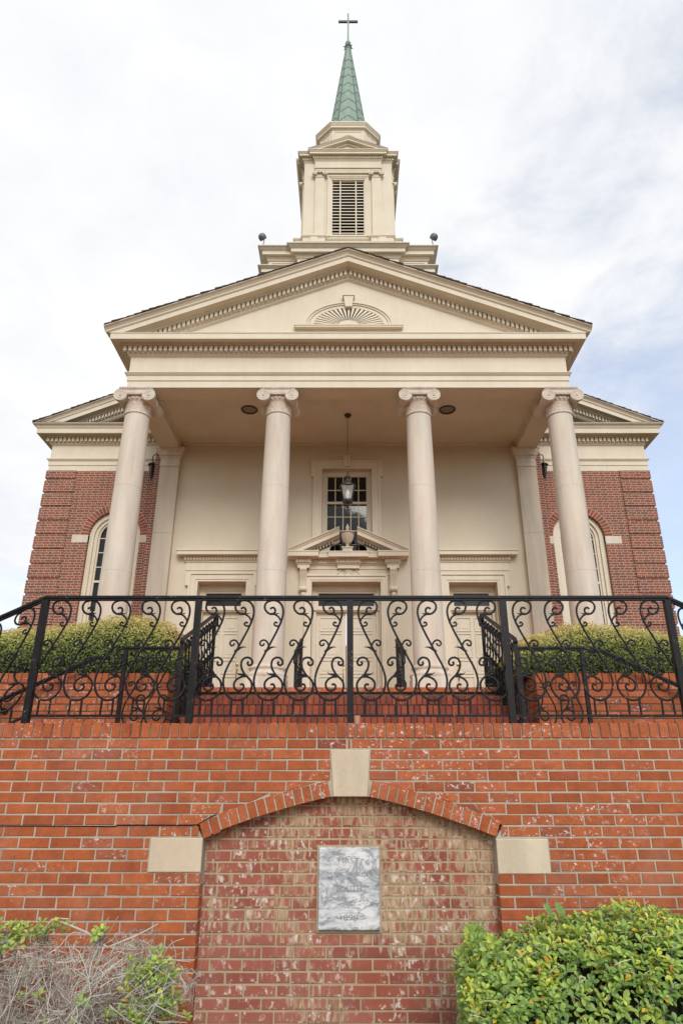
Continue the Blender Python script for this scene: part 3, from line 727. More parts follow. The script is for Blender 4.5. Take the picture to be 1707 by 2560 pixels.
# ------------------------------------------------------------------ other railings
def stair_rail(sg, X, label):
    y0, y1, zt0, zt1 = 7.0, 8.62, 3.115, 3.765; s_ = (zt1 - zt0) / (y1 - y0)
    t = thing('iron_railing', label, 'railing', (X, y0, 2.2), 'scroll railings up the central steps')
    m = MB(); handrail(m, [(X, y0 - .02, zt0 - .05), (X, y0 + .03, zt0), (X, y1, zt1), (X, y1 + .1, zt1 - .04), (X, y1 + .13, zt1 - .12)]); m.build('handrail', IRON, t)
    m = MB(); bar(m, (X, y0, zt0 - .87), (X, y1, zt1 - .87), .016, .018); m.build('bottom_rail', IRON, t)
    for y, zb, zt in ((y0, 2.03, zt0), (y1, 2.70, zt1)):
        m = MB(); m.box(X - .018, X + .018, y - .018, y + .018, zb, zt - .02); m.build('post', IRON, t)
    data = None; n = 11; stp = (y1 - y0) / n
    m = MB(); scroll(m, lambda u, h: (0, u, h * .975), 1, .72, .0085, 2, 5, s_)
    for j in range(n):
        if data is None: o = m.build('scroll_baluster', IRON, None, True); data = o.data; o.parent = t
        else: o = bpy.data.objects.new('scroll_baluster', data); COL.objects.link(o); o.parent = t
        y = y0 + stp * (j + .45); o.location = (0, y - y0, zt0 - .865 + s_ * (y - y0) - 2.2)
    return t
stair_rail(-1, -1.70, 'black scroll railing climbing the left side of the central steps')
stair_rail(1, 1.715, 'black scroll railing climbing the right side of the central steps')
def planter_rail(sg, x0, x1, label):
    Y = 6.76; t = thing('iron_railing', label, 'railing', (x0, Y, 2.03), 'short railings in front of the planters')
    m = MB(); handrail(m, [(x0, Y, 2.968), (x1 + sg * .03, Y, 2.968)]); pts = smooth_path([(x1 + sg * .03, Y, 2.96), (x1 + sg * .07, Y, 2.95), (x1 + sg * .085, Y, 2.91), (x1 + sg * .065, Y, 2.88)], 3); m.tube(pts, .011, 6); m.build('handrail', IRON, t)
    m = MB(); bar(m, (x0, Y, 2.13), (x1, Y, 2.13), .016, .017); m.build('bottom_rail', IRON, t)
    for x in (x0, x1):
        m = MB(); m.box(x - .018, x + .018, Y - .018, Y + .018, 2.03, 2.95); m.build('post', IRON, t)
    m = MB(); scroll(m, lambda u, h: (u, 0, h), -sg * -1, 1.0); data = None
    for j in range(2):
        if data is None: o = m.build('scroll_baluster', IRON, None, True); data = o.data; o.parent = t
        else: o = bpy.data.objects.new('scroll_baluster', data); COL.objects.link(o); o.parent = t
        o.location = ((x1 - x0) * (.30 + .40 * j), 0, 2.14 - 2.03 - .03)
planter_rail(-1, -1.655, -2.19, 'short black railing panel in front of the left brick planter')
planter_rail(1, 1.675, 2.30, 'short black railing panel in front of the right brick planter')
def wall_rail(sg, pts, label):
    t = thing('wall_handrail', label, 'handrail', (pts[0][0], 6.84, pts[0][1]), 'handrails down the side flights')
    m = MB(); handrail(m, [(x, 6.84, z) for x, z in pts]); m.build('handrail', IRON, t)
    for fx in (.32, .85):
        (xa, za), (xb, zb) = pts[1], pts[2]; x = xa + (xb - xa) * fx; z = za + (zb - za) * fx
        m = MB(); m.tube(smooth_path([(x, 6.84, z - .02), (x, 6.85, z - .075), (x, 6.92, z - .10), (x, 6.96, z - .10)], 3), .010, 6); m.lathe([(.032, 0), (.032, .012)], (x, 6.934, z - .10), 12, 'y'); m.build('bracket', IRON, t)
wall_rail(-1, [(-2.37, 2.884), (-2.50, 2.888), (-5.2, 1.62)], 'plain black handrail sloping down the left planter wall')
wall_rail(1, [(2.42, 2.958), (2.53, 2.955), (5.2, 1.67)], 'plain black handrail sloping down the right planter wall')
def mid_rail(X, label):
    t = thing('iron_railing', label, 'railing', (X, 11.0, 2.776), 'handrails on the porch steps')
    y0, y1, z0, z1 = 11.0, 12.25, 3.74, 4.20; s_ = (z1 - z0) / (y1 - y0)
    m = MB(); pts = smooth_path([(X, y0 - .20, z0 - .22), (X, y0 - .16, z0 - .10), (X, y0 - .05, z0 - .02), (X, y0 + .05, z0 + .02)], 3); m.tube(pts, .028, 8); handrail(m, [(X, y0, z0), (X, y1, z1), (X, y1 + .18, z1 + .0)]); m.build('handrail', IRON, t)
    m = MB(); bar(m, (X, y0, z0 - .80), (X, y1, z1 - .80), .018, .018); m.build('bottom_rail', IRON, t)
    for y, zb, zt in ((y0, 2.77, z0), (y1, 3.2, z1)):
        m = MB(); m.box(X - .022, X + .022, y - .022, y + .022, zb, zt); m.build('post', IRON, t)
    data = None; m = MB(); scroll(m, lambda u, h: (0, u, h * .9), 1, .8, .0075, 2, 5, s_)
    for j in range(5):
        if data is None: o = m.build('scroll_baluster', IRON, None, True); data = o.data; o.parent = t
        else: o = bpy.data.objects.new('scroll_baluster', data); COL.objects.link(o); o.parent = t
        y = y0 + .14 + j * .24; o.location = (0, y - y0, z0 - .80 + s_ * (y - y0) - 2.776)
mid_rail(-.835, 'black handrail seen end-on, left of the middle door')
mid_rail(.875, 'black handrail seen end-on, right of the middle door')

# ================================================================== the church
ch = thing('church', 'cream and red brick church with columned portico, green copper spire and cross', 'church', (0, 15.8, 3.2))
FZ = 3.22
m = MB(); m.box(-5.3, 5.3, 12.285, 15.79, 2.2, FZ); m.build('porch_floor', PAVE, ch)
# classical entablature profile, heights relative to its underside, p outward
def entab(z0, kz=1.0, kp=1.0, crown=True, back=-0.4):
    a = [(0, 0), (0, .163), (.020, .168), (.020, .285), (.030, .290), (.055, .318), (.055, .330), (.075, .338), (.075, .362), (.0, .372), (.0, .775), (.035, .800), (.06, .835), (.085, .845), (.085, .98), (.17, .985), (.20, 1.02), (.20, 1.03), (.375, 1.005), (.38, 1.005), (.38, 1.145), (.395, 1.15), (.395, 1.165)]
    if crown: a += [(.41, 1.17), (.42, 1.20), (.455, 1.235), (.49, 1.25), (.50, 1.25), (.50, 1.275)]
    a += [(back / kp, a[-1][1]), (back / kp, 0)]
    return [(p * kp, z0 + z * kz) for p, z in a]
def dentils(mb, axis, fixed, a0, a1, z0, z1, p0, p1, pitch, sgn=-1, duty=.60):
    n = max(1, int(round((a1 - a0) / pitch))); w = (a1 - a0) / n
    for i in range(n):
        a = a0 + i * w; b = a + w * duty; q0, q1 = sorted((fixed + sgn * p0, fixed + sgn * p1))
        if axis == 'x': mb.box(a, b, q0, q1, z0, z1)
        else: mb.box(q0, q1, a, b, z0, z1)
EY, EX, EZ0 = 12.75, 4.82, 9.815
m = MB()
pf = entab(EZ0, 1, 1, False, -.50)
m.sweep(pf, [(-EX, 16.2), (-EX, EY), (EX, EY), (EX, 16.2)])
cr = [(.38, EZ0 + 1.168), (.41, EZ0 + 1.172), (.42, EZ0 + 1.20), (.455, EZ0 + 1.235), (.49, EZ0 + 1.25), (.50, EZ0 + 1.25), (.50, EZ0 + 1.275), (-.3, EZ0 + 1.275), (-.3, EZ0 + 1.168)]
m.sweep(cr, [(-EX, 16.2), (-EX, EY - .0)]); m.sweep(cr, [(EX, EY - .0), (EX, 16.2)])
ent = m.build('entablature', CREAM, ch)
m = MB()
dentils(m, 'x', EY, -EX - .14, EX + .17, EZ0 + .855, EZ0 + .975, .08, .165, .112)
for sx in (-1, 1): dentils(m, 'y', sx * EX, EY - .1, 16.0, EZ0 + .855, EZ0 + .975, .08, .165, .112, sx)
m.build('dentil_band', CREAM, ent)
m = MB(); m.box(-4.32, 4.32, 13.25, 15.8, 10.04, 10.14); m.box(-4.32, 4.32, 15.72, 15.8, 9.99, 10.04); m.box(-4.32, 4.32, 13.25, 13.30, 10.0, 10.04)
for sx in (-1, 1): m.box(min(sx * 4.28, sx * 4.32), max(sx * 4.28, sx * 4.32), 13.30, 15.72, 10.0, 10.04)
m.build('portico_ceiling', CREAM, ch)
# pediment
TIPX, TIPZ, APZ = 5.33, 11.09, 13.25
RK = [(0.0, -.54), (.05, -.50), (.06, -.46), (.085, -.45), (.085, -.315), (.17, -.31), (.20, -.275), (.20, -.27), (.375, -.262), (.38, -.262), (.38, -.14), (.395, -.135), (.395, -.125), (.41, -.12), (.42, -.085), (.455, -.045), (.49, -.025), (.50, -.02), (.50, 0.0), (-.3, 0.0), (-.3, -.54)]
m = MB()
m.rake(RK, [(-TIPX, TIPZ), (0, APZ), (TIPX, TIPZ)], EY, 0, EZ0 + 1.166)
ped = m.build('pediment_cornice', CREAM, ch)
m = MB(); sl = (APZ - TIPZ) / TIPX
n = 43
for sg in (-1, 1):
    for i in range(n):
        xa = .03 + i * (TIPX - 1.0) / n; xb = xa + (TIPX - 1.0) / n * .6
        za, zb = APZ - sl * xa - .44, APZ - sl * xb - .44
        q = [(sg * xa, za), (sg * xb, zb), (sg * xb, zb + .122), (sg * xa, za + .122)]
        m.py(q, EY - .165, EY - .08)
m.build('dentil_band', CREAM, ped)
m = MB(); m.py([(-5.0, EZ0 + 1.1), (5.0, EZ0 + 1.1), (0, APZ - .35)], EY, EY + .3); tym = m.build('tympanum', CREAM, ch)
# sunburst louvre in the tympanum
fan = MB(); fc, fw, fh, fz = .012, .80, .50, 11.42
def el(a, k_): return (fc + math.cos(a) * fw * k_, fz + math.sin(a) * fh * k_)
N = 40
for r0, r1, y in ((1.0, 1.13, .05), (1.13, 1.20, .075), (1.20, 1.25, .10)):
    for i in range(N):
        a, b = math.pi * i / N, math.pi * (i + 1) / N
        fan.py([el(a, r0), el(b, r0), el(b, r1), el(a, r1)], EY - y, EY + .02)
fan.box(fc - 1.21, fc + 1.21, EY - .11, EY, fz - .075, fz); fan.box(fc - 1.23, fc + 1.23, EY - .125, EY, fz - .035, fz - .008)
fan.build('louvre_frame', CREAM, tym)
m = MB()
nb = 23
for i in range(nb):
    a = math.pi * (i + .15) / nb; b = math.pi * (i + .80) / nb; mid = (a + b) / 2
    p0 = el(mid, .16); m.py([p0, el(a, 1.0), el(b, 1.0)] , EY - .045, EY - .012)
for i in range(20):
    a, b = math.pi * i / 20, math.pi * (i + 1) / 20; m.py([(fc, fz), el(a, .30), el(b, .30)], EY - .05, EY - .010)
m.build('sunburst_blades', CREAM, tym)
m = MB(); m.py([el(math.pi * i / 30, 1.0) for i in range(31)], EY - .006, EY + .01); m.build('louvre_shade_sheet', DARK, tym)  # black sheet on the solid wall stands in for shade between the blades
m = MB(); m.py([(fc - .075, 11.90), (fc + .075, 11.90), (fc + .115, 12.20), (fc - .115, 12.20)], EY - .13, EY); m.box(fc - .14, fc + .14, EY - .15, EY, 12.20, 12.25); m.build('louvre_keystone', CREAM, tym)
# columns
def column(x):
    c = bpy.data.objects.new('column', None); COL.objects.link(c); c.parent = ch; c.location = (x, 13.08 - 15.8, FZ - 3.2); ORG[c.name] = (0, 0, 0)
    m = MB(); m.box(-.365, .365, -.365, .365, 0, .40); m.lathe([(.372, .40), (.388, .43), (.388, .46), (.36, .49), (.335, .50), (.325, .53), (.335, .555), (.352, .57), (.352, .60), (.335, .62), (.318, .63), (.318, .655), (.30, .66)], (0, 0, 0), 48)
    b = m.build('base', STONE, None, True); b.parent = c
    prof = []
    H0, H1 = .655, 6.02
    for i in range(33):
        t = i / 32; r_ = .305 - .042 * (t ** 1.7); prof.append((r_, H0 + (H1 - H0) * t))
    out = []
    for r_, h in prof:
        out.append((r_, h))
        for hj in (2.45, 4.30):
            pass
    m = MB()
    # drums with fine joints
    js = [H0, 2.46, 4.30, H1]
    rad = lambda h: .305 - .042 * (((h - H0) / (H1 - H0)) ** 1.7)
    pr = []
    for a, bb in zip(js, js[1:]):
        pr.append((rad(a) - .004, a)); pr.append((rad(a + .004), a + .004))
        for i in range(1, 9): h = a + (bb - a) * i / 9; pr.append((rad(h), h))
        pr.append((rad(bb - .004), bb - .004)); pr.append((rad(bb) - .004, bb))
    m.lathe(pr, (0, 0, 0), 56); o = m.build('shaft', STONE, None, True); o.parent = c
    m = MB()
    m.lathe([(.262, 6.02), (.285, 6.025), (.288, 6.05), (.275, 6.06)], (0, 0, 0), 48)
    m.lathe([(.274, 6.06), (.276, 6.28), (.29, 6.30)], (0, 0, 0), 48, mat=1)
    m.lathe([(.29, 6.30), (.315, 6.33), (.33, 6.37), (.31, 6.40), (.25, 6.42)], (0, 0, 0), 48)
    for i in range(22):
        a = 2 * math.pi * i / 22
        m.lathe([(.004, -.035), (.022, -.02), (.028, 0), (.022, .02), (.004, .032)], (.318 * math.cos(a), .318 * math.sin(a), 6.355), 8)
    VZ = 6.385
    for s in (-1, 1):
        cx = s * .305
        m.lathe([(.14, -.375), (.143, -.36), (.143, -.30), (.128, -.26), (.108, -.15), (.098, 0), (.108, .15), (.128, .26), (.143, .30), (.143, .375)], (cx, 0, VZ), 28, 'y')
        m.lathe([(.098, -.03), (.108, -.028), (.108, .028), (.098, .03)], (cx, 0, VZ), 28, 'y', cap=False)
        for yy in (-.375, .375):
            pts = []
            for i in range(70):
                t = i / 69; a = math.pi / 2 - s * t * 2 * math.pi * 2.6; r_ = .138 * (1 - t) ** .9 + .012
                pts.append((cx + math.cos(a) * r_, yy, VZ + math.sin(a) * r_))
            m.tube(pts, [.011 * (1 - .5 * i / 69) for i in range(70)], 5)
            m.lathe([(.02, -.018), (.026, 0), (.02, .018)], (cx, yy, VZ), 12, 'y')
    for y0, y1 in ((-.372, -.25), (.25, .372)):
        top = [(-.305, VZ + .143), (.305, VZ + .143)]
        low = [(.305 - .61 * i / 14, VZ + .035 - .022 * math.sin(math.pi * i / 14)) for i in range(15)]
        m.py(top + low, y0, y1)
        for dz, rr_ in ((.135, .010), (.055, .010), (.085, .006)):
            yy = y0 if y0 < 0 else y1
            m.tube([(-.30 + .60 * i / 14, yy, VZ + dz - (.0 if dz > .1 else .030) * math.sin(math.pi * i / 14)) for i in range(15)], rr_, 5)
    m.box(-.30, .30, -.30, .30, VZ - .01, VZ + .14)
    m.lathe([(.33, 0), (.36, .0)], (0, 0, 6.5), 4)
    AZ = VZ + .143
    m.box(-.325, .325, -.345, .345, AZ, AZ + .022)
    m.box(-.345, .345, -.365, .365, AZ + .022, 6.595)
    for i in range(13):
        xx = -.33 + .66 * i / 12
        for yy in (-.365, .365): m.lathe([(.004, -.028), (.018, -.015), (.022, .004), (.015, .02), (.003, .026)], (xx, yy, AZ + .045), 8)
        for sx in (-1, 1): m.lathe([(.004, -.028), (.018, -.015), (.022, .004), (.015, .02), (.003, .026)], (sx * .345, xx, AZ + .045), 8)
    o = m.build('capital', [STONE, CARVED], None, True); o.parent = c
    return c
c0 = column(-4.62)
for x in (-1.525, 1.545, 4.64):
    cc = copy_tree(c0, ch); cc.location = (x, 13.08 - 15.8, FZ - 3.2)
# central block: stucco wall with openings, brick strips, pilasters
DOORS = [(-3.015, .578, 6.32, 4.10), (-.045, .822, 6.315, 4.10), (2.985, .578, 6.30, 4.10)]
m = MB()
YW = 15.8; XW = 4.36
edges = [-XW]
for c, hw, zt, _ in DOORS: edges += [c - hw, c + hw]
edges += [XW]
for i in range(0, len(edges), 2): m.box(edges[i], edges[i + 1], YW, 16.25, FZ, 6.34)
for c, hw, zt, _ in DOORS: m.box(c - hw, c + hw, YW, 16.25, zt, 6.34)
WX0, WX1, WZ0, WZ1 = -.66, .60, 6.92, 9.32
m.box(-XW, WX0, YW, 16.25, 6.34, 10.2); m.box(WX1, XW, YW, 16.25, 6.34, 10.2); m.box(WX0, WX1, YW, 16.25, 6.34, WZ0); m.box(WX0, WX1, YW, 16.25, WZ1, 10.2)
m.build('stucco_wall', STUCCO, ch)
for sx in (-1, 1):
    m = MB(); m.box(min(sx * 4.36, sx * 4.96), max(sx * 4.36, sx * 4.96), 15.79, 16.35, 2.4, 9.81); m.build('porch_brick_pier', CBRICK, ch)
def frame(mb, x0, x1, z0, z1, w, y0, y1, ear=0.0, earh=.30, bottom=False):
    mb.box(x0 - w, x0, y0, y1, z0, z1); mb.box(x1, x1 + w, y0, y1, z0, z1); mb.box(x0 - w - ear, x1 + w + ear, y0, y1, z1, z1 + w)
    if ear: mb.box(x0 - w - ear, x0 - w, y0, y1, z1 - earh, z1); mb.box(x1 + w, x1 + w + ear, y0, y1, z1 - earh, z1)
    if bottom: mb.box(x0 - w, x1 + w, y0, y1, z0 - w, z0)
for sx in (-1, 1):
    m = MB(); xa, xb = sorted((sx * 4.30, sx * 4.785))
    m.box(xa, xb, 15.66, 15.795, FZ + .4, 7.52); m.box(xa, xb, 15.66, 15.795, 7.526, 9.33); m.box(xa - .04, xb + .04, 15.62, 15.80, FZ, FZ + .4); m.box(xa + .004, xb - .004, 15.668, 15.795, 7.51, 7.53)
    p = m.build('pilaster', PILS, ch)
    m = MB()
    m.sweep([(0, 9.33), (.02, 9.335), (.02, 9.36), (.005, 9.37), (.005, 9.55), (.03, 9.57), (.04, 9.60), (.02, 9.61), (.05, 9.63), (.08, 9.68), (.08, 9.70), (.09, 9.71), (.10, 9.79), (.12, 9.805), (.12, 9.835), (-.05, 9.835), (-.05, 9.33)], [(xa, 15.80), (xa, 15.66), (xb, 15.66), (xb, 15.80)])
    nn = 8
    for i in range(nn): m.lathe([(.004, -.03), (.02, -.016), (.024, .004), (.016, .022), (.003, .03)], (xa + .03 + (xb - xa - .06) * i / (nn - 1), 15.615, 9.65), 8)
    m.build('capital', CARVED, p, True)
# doors
def door(i):
    c, hw, zt, _ = DOORS[i]; big = i == 1
    yl = 16.20
    d = bpy.data.objects.new('door', None); COL.objects.link(d); d.parent = ch; d.location = (c, yl - 15.8, FZ - 3.2); org = (c, yl, FZ); ORG[d.name] = org
    m = MB()                                       # architrave: stepped frame
    w = .19
    m2_ = [(w, 15.755, 15.805, .0), ]
    if big:
        frame(m, c - hw, c + hw, FZ, zt, .04, 15.762, 15.81); frame(m, c - hw - .04, c + hw + .04, FZ, zt + .04, .085, 15.745, 15.81); frame(m, c - hw - .125, c + hw + .125, FZ, zt + .125, .035, 15.715, 15.81)
    else: frame(m, c - hw, c + hw, FZ, zt, .05, 15.762, 15.81)
    if not big: frame(m, c - hw - .05, c + hw + .05, FZ, zt + .05, .12, 15.745, 15.81); frame(m, c - hw - .17, c + hw + .17, FZ, zt + .17, .05, 15.715, 15.81, .07, .28)
    m.build('door_surround', CREAM, d)
    m = MB()                                       # inner frame, transom bar
    ins = .10 if not big else .10
    x0, x1 = c - hw + ins, c + hw - ins
    m.box(c - hw, x0, yl - .10, yl + .05, FZ, zt); m.box(x1, c + hw, yl - .10, yl + .05, FZ, zt); m.box(x0, x1, yl - .10, yl + .05, 6.17, zt)
    m.box(x0, x1, yl - .08, yl + .05, 6.12, 6.17); m.box(x0, x0 + .05, yl - .08, yl + .05, 5.78, 6.12); m.box(x1 - .05, x1, yl - .08, yl + .05, 5.78, 6.12)
    m.box(x0, x1, yl - .10, yl + .05, 5.735, 5.80); m.box(c - hw + .02, c + hw - .02, yl - .15, yl + .05, 5.685, 5.735); m.box(x0, x1, yl - .11, yl + .05, 5.655, 5.685)
    for xx in (c - hw + .012, c + hw - .03):       # panelled reveal strips
        m.box(xx, xx + .018, 15.90, yl - .16, FZ + .2, 6.0)
    m.build('door_frame', CREAM, d)
    m = MB(); m.box(x0 + .05, x1 - .05, yl - .02, yl, 5.80, 6.12); m.build('transom_window', GLASS, d)
    leaves = [(x0, c - .004, 1), (c + .004, x1, -1)] if big else [(x0, x1, 1)]
    for a, b, hs in leaves:
        m = MB(); m.box(a + .004, b - .004, yl, yl + .05, FZ + .01, 5.655)
        cols_ = 2 if not big else 1
        if big: grid = [(a + .11, b - .11)]
        else: mid = (a + b) / 2; grid = [(a + .11, mid - .06), (mid + .06, b - .11)]
        for xa, xb in grid:
            for za, zb in ((5.22, 5.52), (4.60, 5.13), (4.22, 4.50), (3.42, 4.12)):
                frame(m, xa, xb, za, zb, .020, yl - .022, yl + .01, 0, 0, True)
                m.box(xa + .05, xb - .05, yl - .010, yl + .01, za + .05, zb - .05)
        lf = m.build('door_leaf', DOORP, d)
        hx = (b - .07 if hs > 0 else a + .07) if not big else (b - .06 if hs > 0 else a + .06)
        if i == 2: hx = a + .07
        if (big and hs > 0) or not big:
            m = MB()
            m.lathe([(.002, -.05), (.03, -.045), (.034, -.03), (.03, -.0)], (hx, yl, 4.42), 14, 'y')
            m.lathe([(.034, -.012), (.034, 0)], (hx, yl, 4.30), 14, 'y')
            m.tube(smooth_path([(hx, yl - .01, 4.30), (hx, yl - .055, 4.27), (hx, yl - .065, 4.17), (hx, yl - .045, 4.08), (hx, yl - .005, 4.05)], 4), .011, 8)
            m.lathe([(.022, -.012), (.022, 0)], (hx, yl, 4.05), 12, 'y'); m.build('handle', BRASS, lf, True)
        m = MB()
        hg = a + .004 if hs > 0 else b - .004
        if i == 2: hg = b - .004
        for z in (5.3, 4.3): m.box(hg - .008, hg + .008, yl - .012, yl, z - .09, z + .09)
        m.build('hinge', BRASS, lf)
    if not big:                                    # dentilled hood over the side doors
        m = MB(); hc = c; hh = .98
        pf = [(0, 6.60), (.0, 6.79), (.02, 6.80), (.03, 6.83), (.045, 6.84), (.045, 6.925), (.09, 6.93), (.11, 6.95), (.20, 6.945), (.20, 7.02), (.225, 7.04), (.225, 7.075), (-.02, 7.09), (-.02, 6.60)]
        m.sweep(pf, [(hc - .90, 15.81), (hc - .90, 15.78), (hc + .90, 15.78), (hc + .90, 15.81)])
        h = m.build('door_hood', CREAM, d); m = MB(); dentils(m, 'x', 15.78, hc - .94, hc + .95, 6.85, 6.92, .04, .085, .072); m.build('dentil_band', CREAM, h)
    else:
        hd = bpy.data.objects.new('broken_pediment', None); COL.objects.link(hd); hd.parent = d; ORG[hd.name] = org
        yb = 15.78; hc = 0.005
        def entp(z0): return [(0, z0 + .62), (0, z0 + .70), (.02, z0 + .71), (.03, z0 + .735), (.045, z0 + .74), (.045, z0 + .83), (.09, z0 + .835), (.11, z0 + .855), (.22, z0 + .85), (.22, z0 + .955), (.235, z0 + .96), (.235, z0 + .985), (-.02, z0 + .985), (-.02, z0 + .62)]
        m = MB(); Z0 = 6.01
        m.sweep(entp(Z0), [(hc - 1.03, yb + .02), (hc - 1.03, yb), (hc + 1.03, yb), (hc + 1.03, yb + .02)])
        for s in (-1, 1):
            xa, xb = sorted((hc + s * .93, hc + s * 1.22)); m.sweep(entp(Z0), [(xa, yb + .02), (xa, yb - .12), (xb, yb - .12), (xb, yb + .02)])
        m.sweep(entp(Z0), [(hc - .26, yb + .02), (hc - .26, yb - .07), (hc + .26, yb - .07), (hc + .26, yb + .02)])
        # raking halves
        for s in (-1, 1):
            pr = [(0.05, -.30), (.05, -.22), (.17, -.215), (.19, -.19), (.30, -.185), (.30, -.085), (.32, -.08), (.34, -.04), (.37, -.025), (.37, 0), (-.02, 0), (-.02, -.30)]
            m.rake(pr, [(hc + s * 1.43, 7.045), (hc + s * .215, 7.60)], yb, 0, 6.996)
            for i_ in range(9):
                xa = .36 + i_ * .072; z = 7.60 - (xa - .215) * .457
                m.py([(hc + s * xa, z - .285), (hc + s * (xa + .042), z - .304), (hc + s * (xa + .042), z - .225), (hc + s * xa, z - .206)], yb - .13, yb - .04)
            m.py([(hc + s * 1.2, 6.995), (hc + s * .40, 6.995), (hc + s * .46, 7.10), (hc + s * .40, 7.25), (hc + s * .36, 7.30), (hc + s * .30, 7.33)], yb - .05, yb + .01)
        o = m.build('pediment_frame', CREAM, None); o.parent = d
        for v in o.data.vertices: v.co -= Vector(org)
        bpy.data.objects.remove(hd)
        m = MB()
        dentils(m, 'x', yb, hc - .90, hc + .93, Z0 + .745, Z0 + .825, .04, .085, .07)
        for s in (-1, 1): xa, xb = sorted((hc + s * .91, hc + s * 1.24)); dentils(m, 'x', yb - .12, xa, xb, Z0 + .745, Z0 + .825, .04, .085, .066)
        dentils(m, 'x', yb - .07, hc - .28, hc + .29, Z0 + .745, Z0 + .825, .04, .085, .068)
        m.build('dentil_band', CREAM, d)
        for s in (-1, 1):                          # scrolled consoles
            m = MB(); x = hc + s * 1.075; prof = [(yb + .02, 6.63), (yb - .19, 6.63), (yb - .19, 6.56), (yb - .14, 6.46), (yb - .085, 6.32), (yb - .075, 6.20), (yb - .10, 6.14), (yb - .10, 6.09), (yb - .06, 6.05), (yb + .02, 6.05)]
            m.px(prof, x - .085, x + .085)
            for dx in (-.055, 0, .055): m.tube([(x + dx, yb - .195, 6.60), (x + dx, yb - .15, 6.46), (x + dx, yb - .095, 6.32), (x + dx, yb - .085, 6.20)], .014, 6)
            m.lathe([(.055, -.09), (.058, -.085), (.058, .085), (.055, .09)], (x, yb - .09, 6.115), 18, 'x'); m.lathe([(.06, -.085), (.06, .085)], (x, yb - .15, 6.585), 18, 'x')
            m.lathe([(.004, -.09), (.05, -.05), (.065, 0), (.05, .04), (.004, .06)], (x, yb - .03, 6.0), 12); m.build('console', CREAM, d, True)
        m = MB()                                   # ogee panel line and shell
        for s in (-1, 1):
            pts = smooth_path([(hc + s * 1.0, yb - .0, 6.49), (hc + s * .42, yb - .0, 6.49), (hc + s * .30, yb, 6.51), (hc + s * .21, yb, 6.58), (hc + s * .17, yb, 6.66), (hc + s * .0, yb, 6.668)], 4); m.tube([(p.x, yb + .015, p.z) for p in pts], .024, 6)
        for i_ in range(9):
            a = math.pi * (i_ + .5) / 9; L = .105 + .045 * math.sin(a)
            m.tube([(hc + math.cos(a) * .03, yb - .01, 6.485 + math.sin(a) * .02), (hc + math.cos(a) * L * .6, yb - .035, 6.485 + math.sin(a) * L * .6), (hc + math.cos(a) * L, yb - .01, 6.485 + math.sin(a) * L)], [.008, .016, .010], 6)
        for s in (-1, 1): m.tube(smooth_path([(hc + s * .02, yb - .02, 6.485), (hc + s * .1, yb - .03, 6.50), (hc + s * .17, yb - .02, 6.482), (hc + s * .25, yb - .01, 6.492)], 3), .015, 6)
        m.lathe([(.03, -.04), (.034, 0)], (hc, yb + .0, 6.49), 14, 'y'); m.build('shell_ornament', CREAM, d, True)
        m = MB()                                   # urn on its block
        ux, uy = hc - .02, yb - .10
        m.box(ux - .12, ux + .12, uy - .12, uy + .12, 6.99, 7.10); m.box(ux - .14, ux + .14, uy - .14, uy + .14, 7.10, 7.13)
        m.lathe([(.09, 7.13), (.09, 7.15), (.045, 7.17), (.035, 7.21), (.05, 7.24), (.075, 7.26), (.115, 7.34), (.145, 7.44), (.15, 7.49), (.185, 7.515), (.185, 7.53), (.15, 7.545), (.08, 7.57), (.045, 7.59), (.03, 7.62), (.045, 7.645), (.042, 7.68), (.02, 7.72), (.012, 7.75), (.002, 7.775)], (ux, uy, 0), 24)
        for i_ in range(18):
            a = 2 * math.pi * i_ / 18; m.tube([(ux + math.cos(a) * .078, uy + math.sin(a) * .078, 7.265), (ux + math.cos(a) * .118, uy + math.sin(a) * .118, 7.345), (ux + math.cos(a) * .146, uy + math.sin(a) * .146, 7.44), (ux + math.cos(a) * .150, uy + math.sin(a) * .150, 7.485)], .012, 5)
        m.build('urn', CREAM, d, True)
    return d
for i in range(3): door(i)
# central sash window
cx = -.03
w_ = bpy.data.objects.new('sash_window', None); COL.objects.link(w_); w_.parent = ch; w_.location = (cx, .2, WZ0 - 3.2); ORG[w_.name] = (cx, 16.0, WZ0)
m = MB()
frame(m, WX0, WX1, WZ0, WZ1, .05, 15.765, 15.81); frame(m, WX0 - .05, WX1 + .05, WZ0, WZ1 + .05, .12, 15.75, 15.81); frame(m, WX0 - .17, WX1 + .17, WZ0, WZ1 + .17, .05, 15.72, 15.81, .06, .42)
m.py([(cx - .075, 9.36), (cx + .075, 9.36), (cx + .10, 9.64), (cx - .10, 9.64)], 15.69, 15.81); m.box(cx - .115, cx + .115, 15.68, 15.81, 9.64, 9.68)
m.build('window_surround', CREAM, w_)
m = MB(); gx0, gx1, gz0, gz1 = -.525, .465, 6.97, 9.19
m.box(WX0, gx0, 15.98, 16.1, WZ0, WZ1); m.box(gx1, WX1, 15.98, 16.1, WZ0, WZ1); m.box(gx0, gx1, 15.98, 16.1, gz1, WZ1); m.box(gx0, gx1, 15.98, 16.1, WZ0, gz0)
for i in range(1, 5): x = gx0 + (gx1 - gx0) * i / 5; m.box(x - .011, x + .011, 16.02, 16.06, gz0, gz1)
for i in range(1, 6):
    z = gz1 - (gz1 - gz0) * i / 6
    if i == 2: m.box(gx0 - .03, gx1 + .03, 15.965, 16.07, z - .028, z + .028)
    else: m.box(gx0, gx1, 16.015, 16.065, z - .010, z + .010)
m.build('sash_frame', CREAM, w_)
m = MB(); m.box(gx0, gx1, 16.04, 16.05, gz0, gz1); m.build('pane', GLASS, w_)
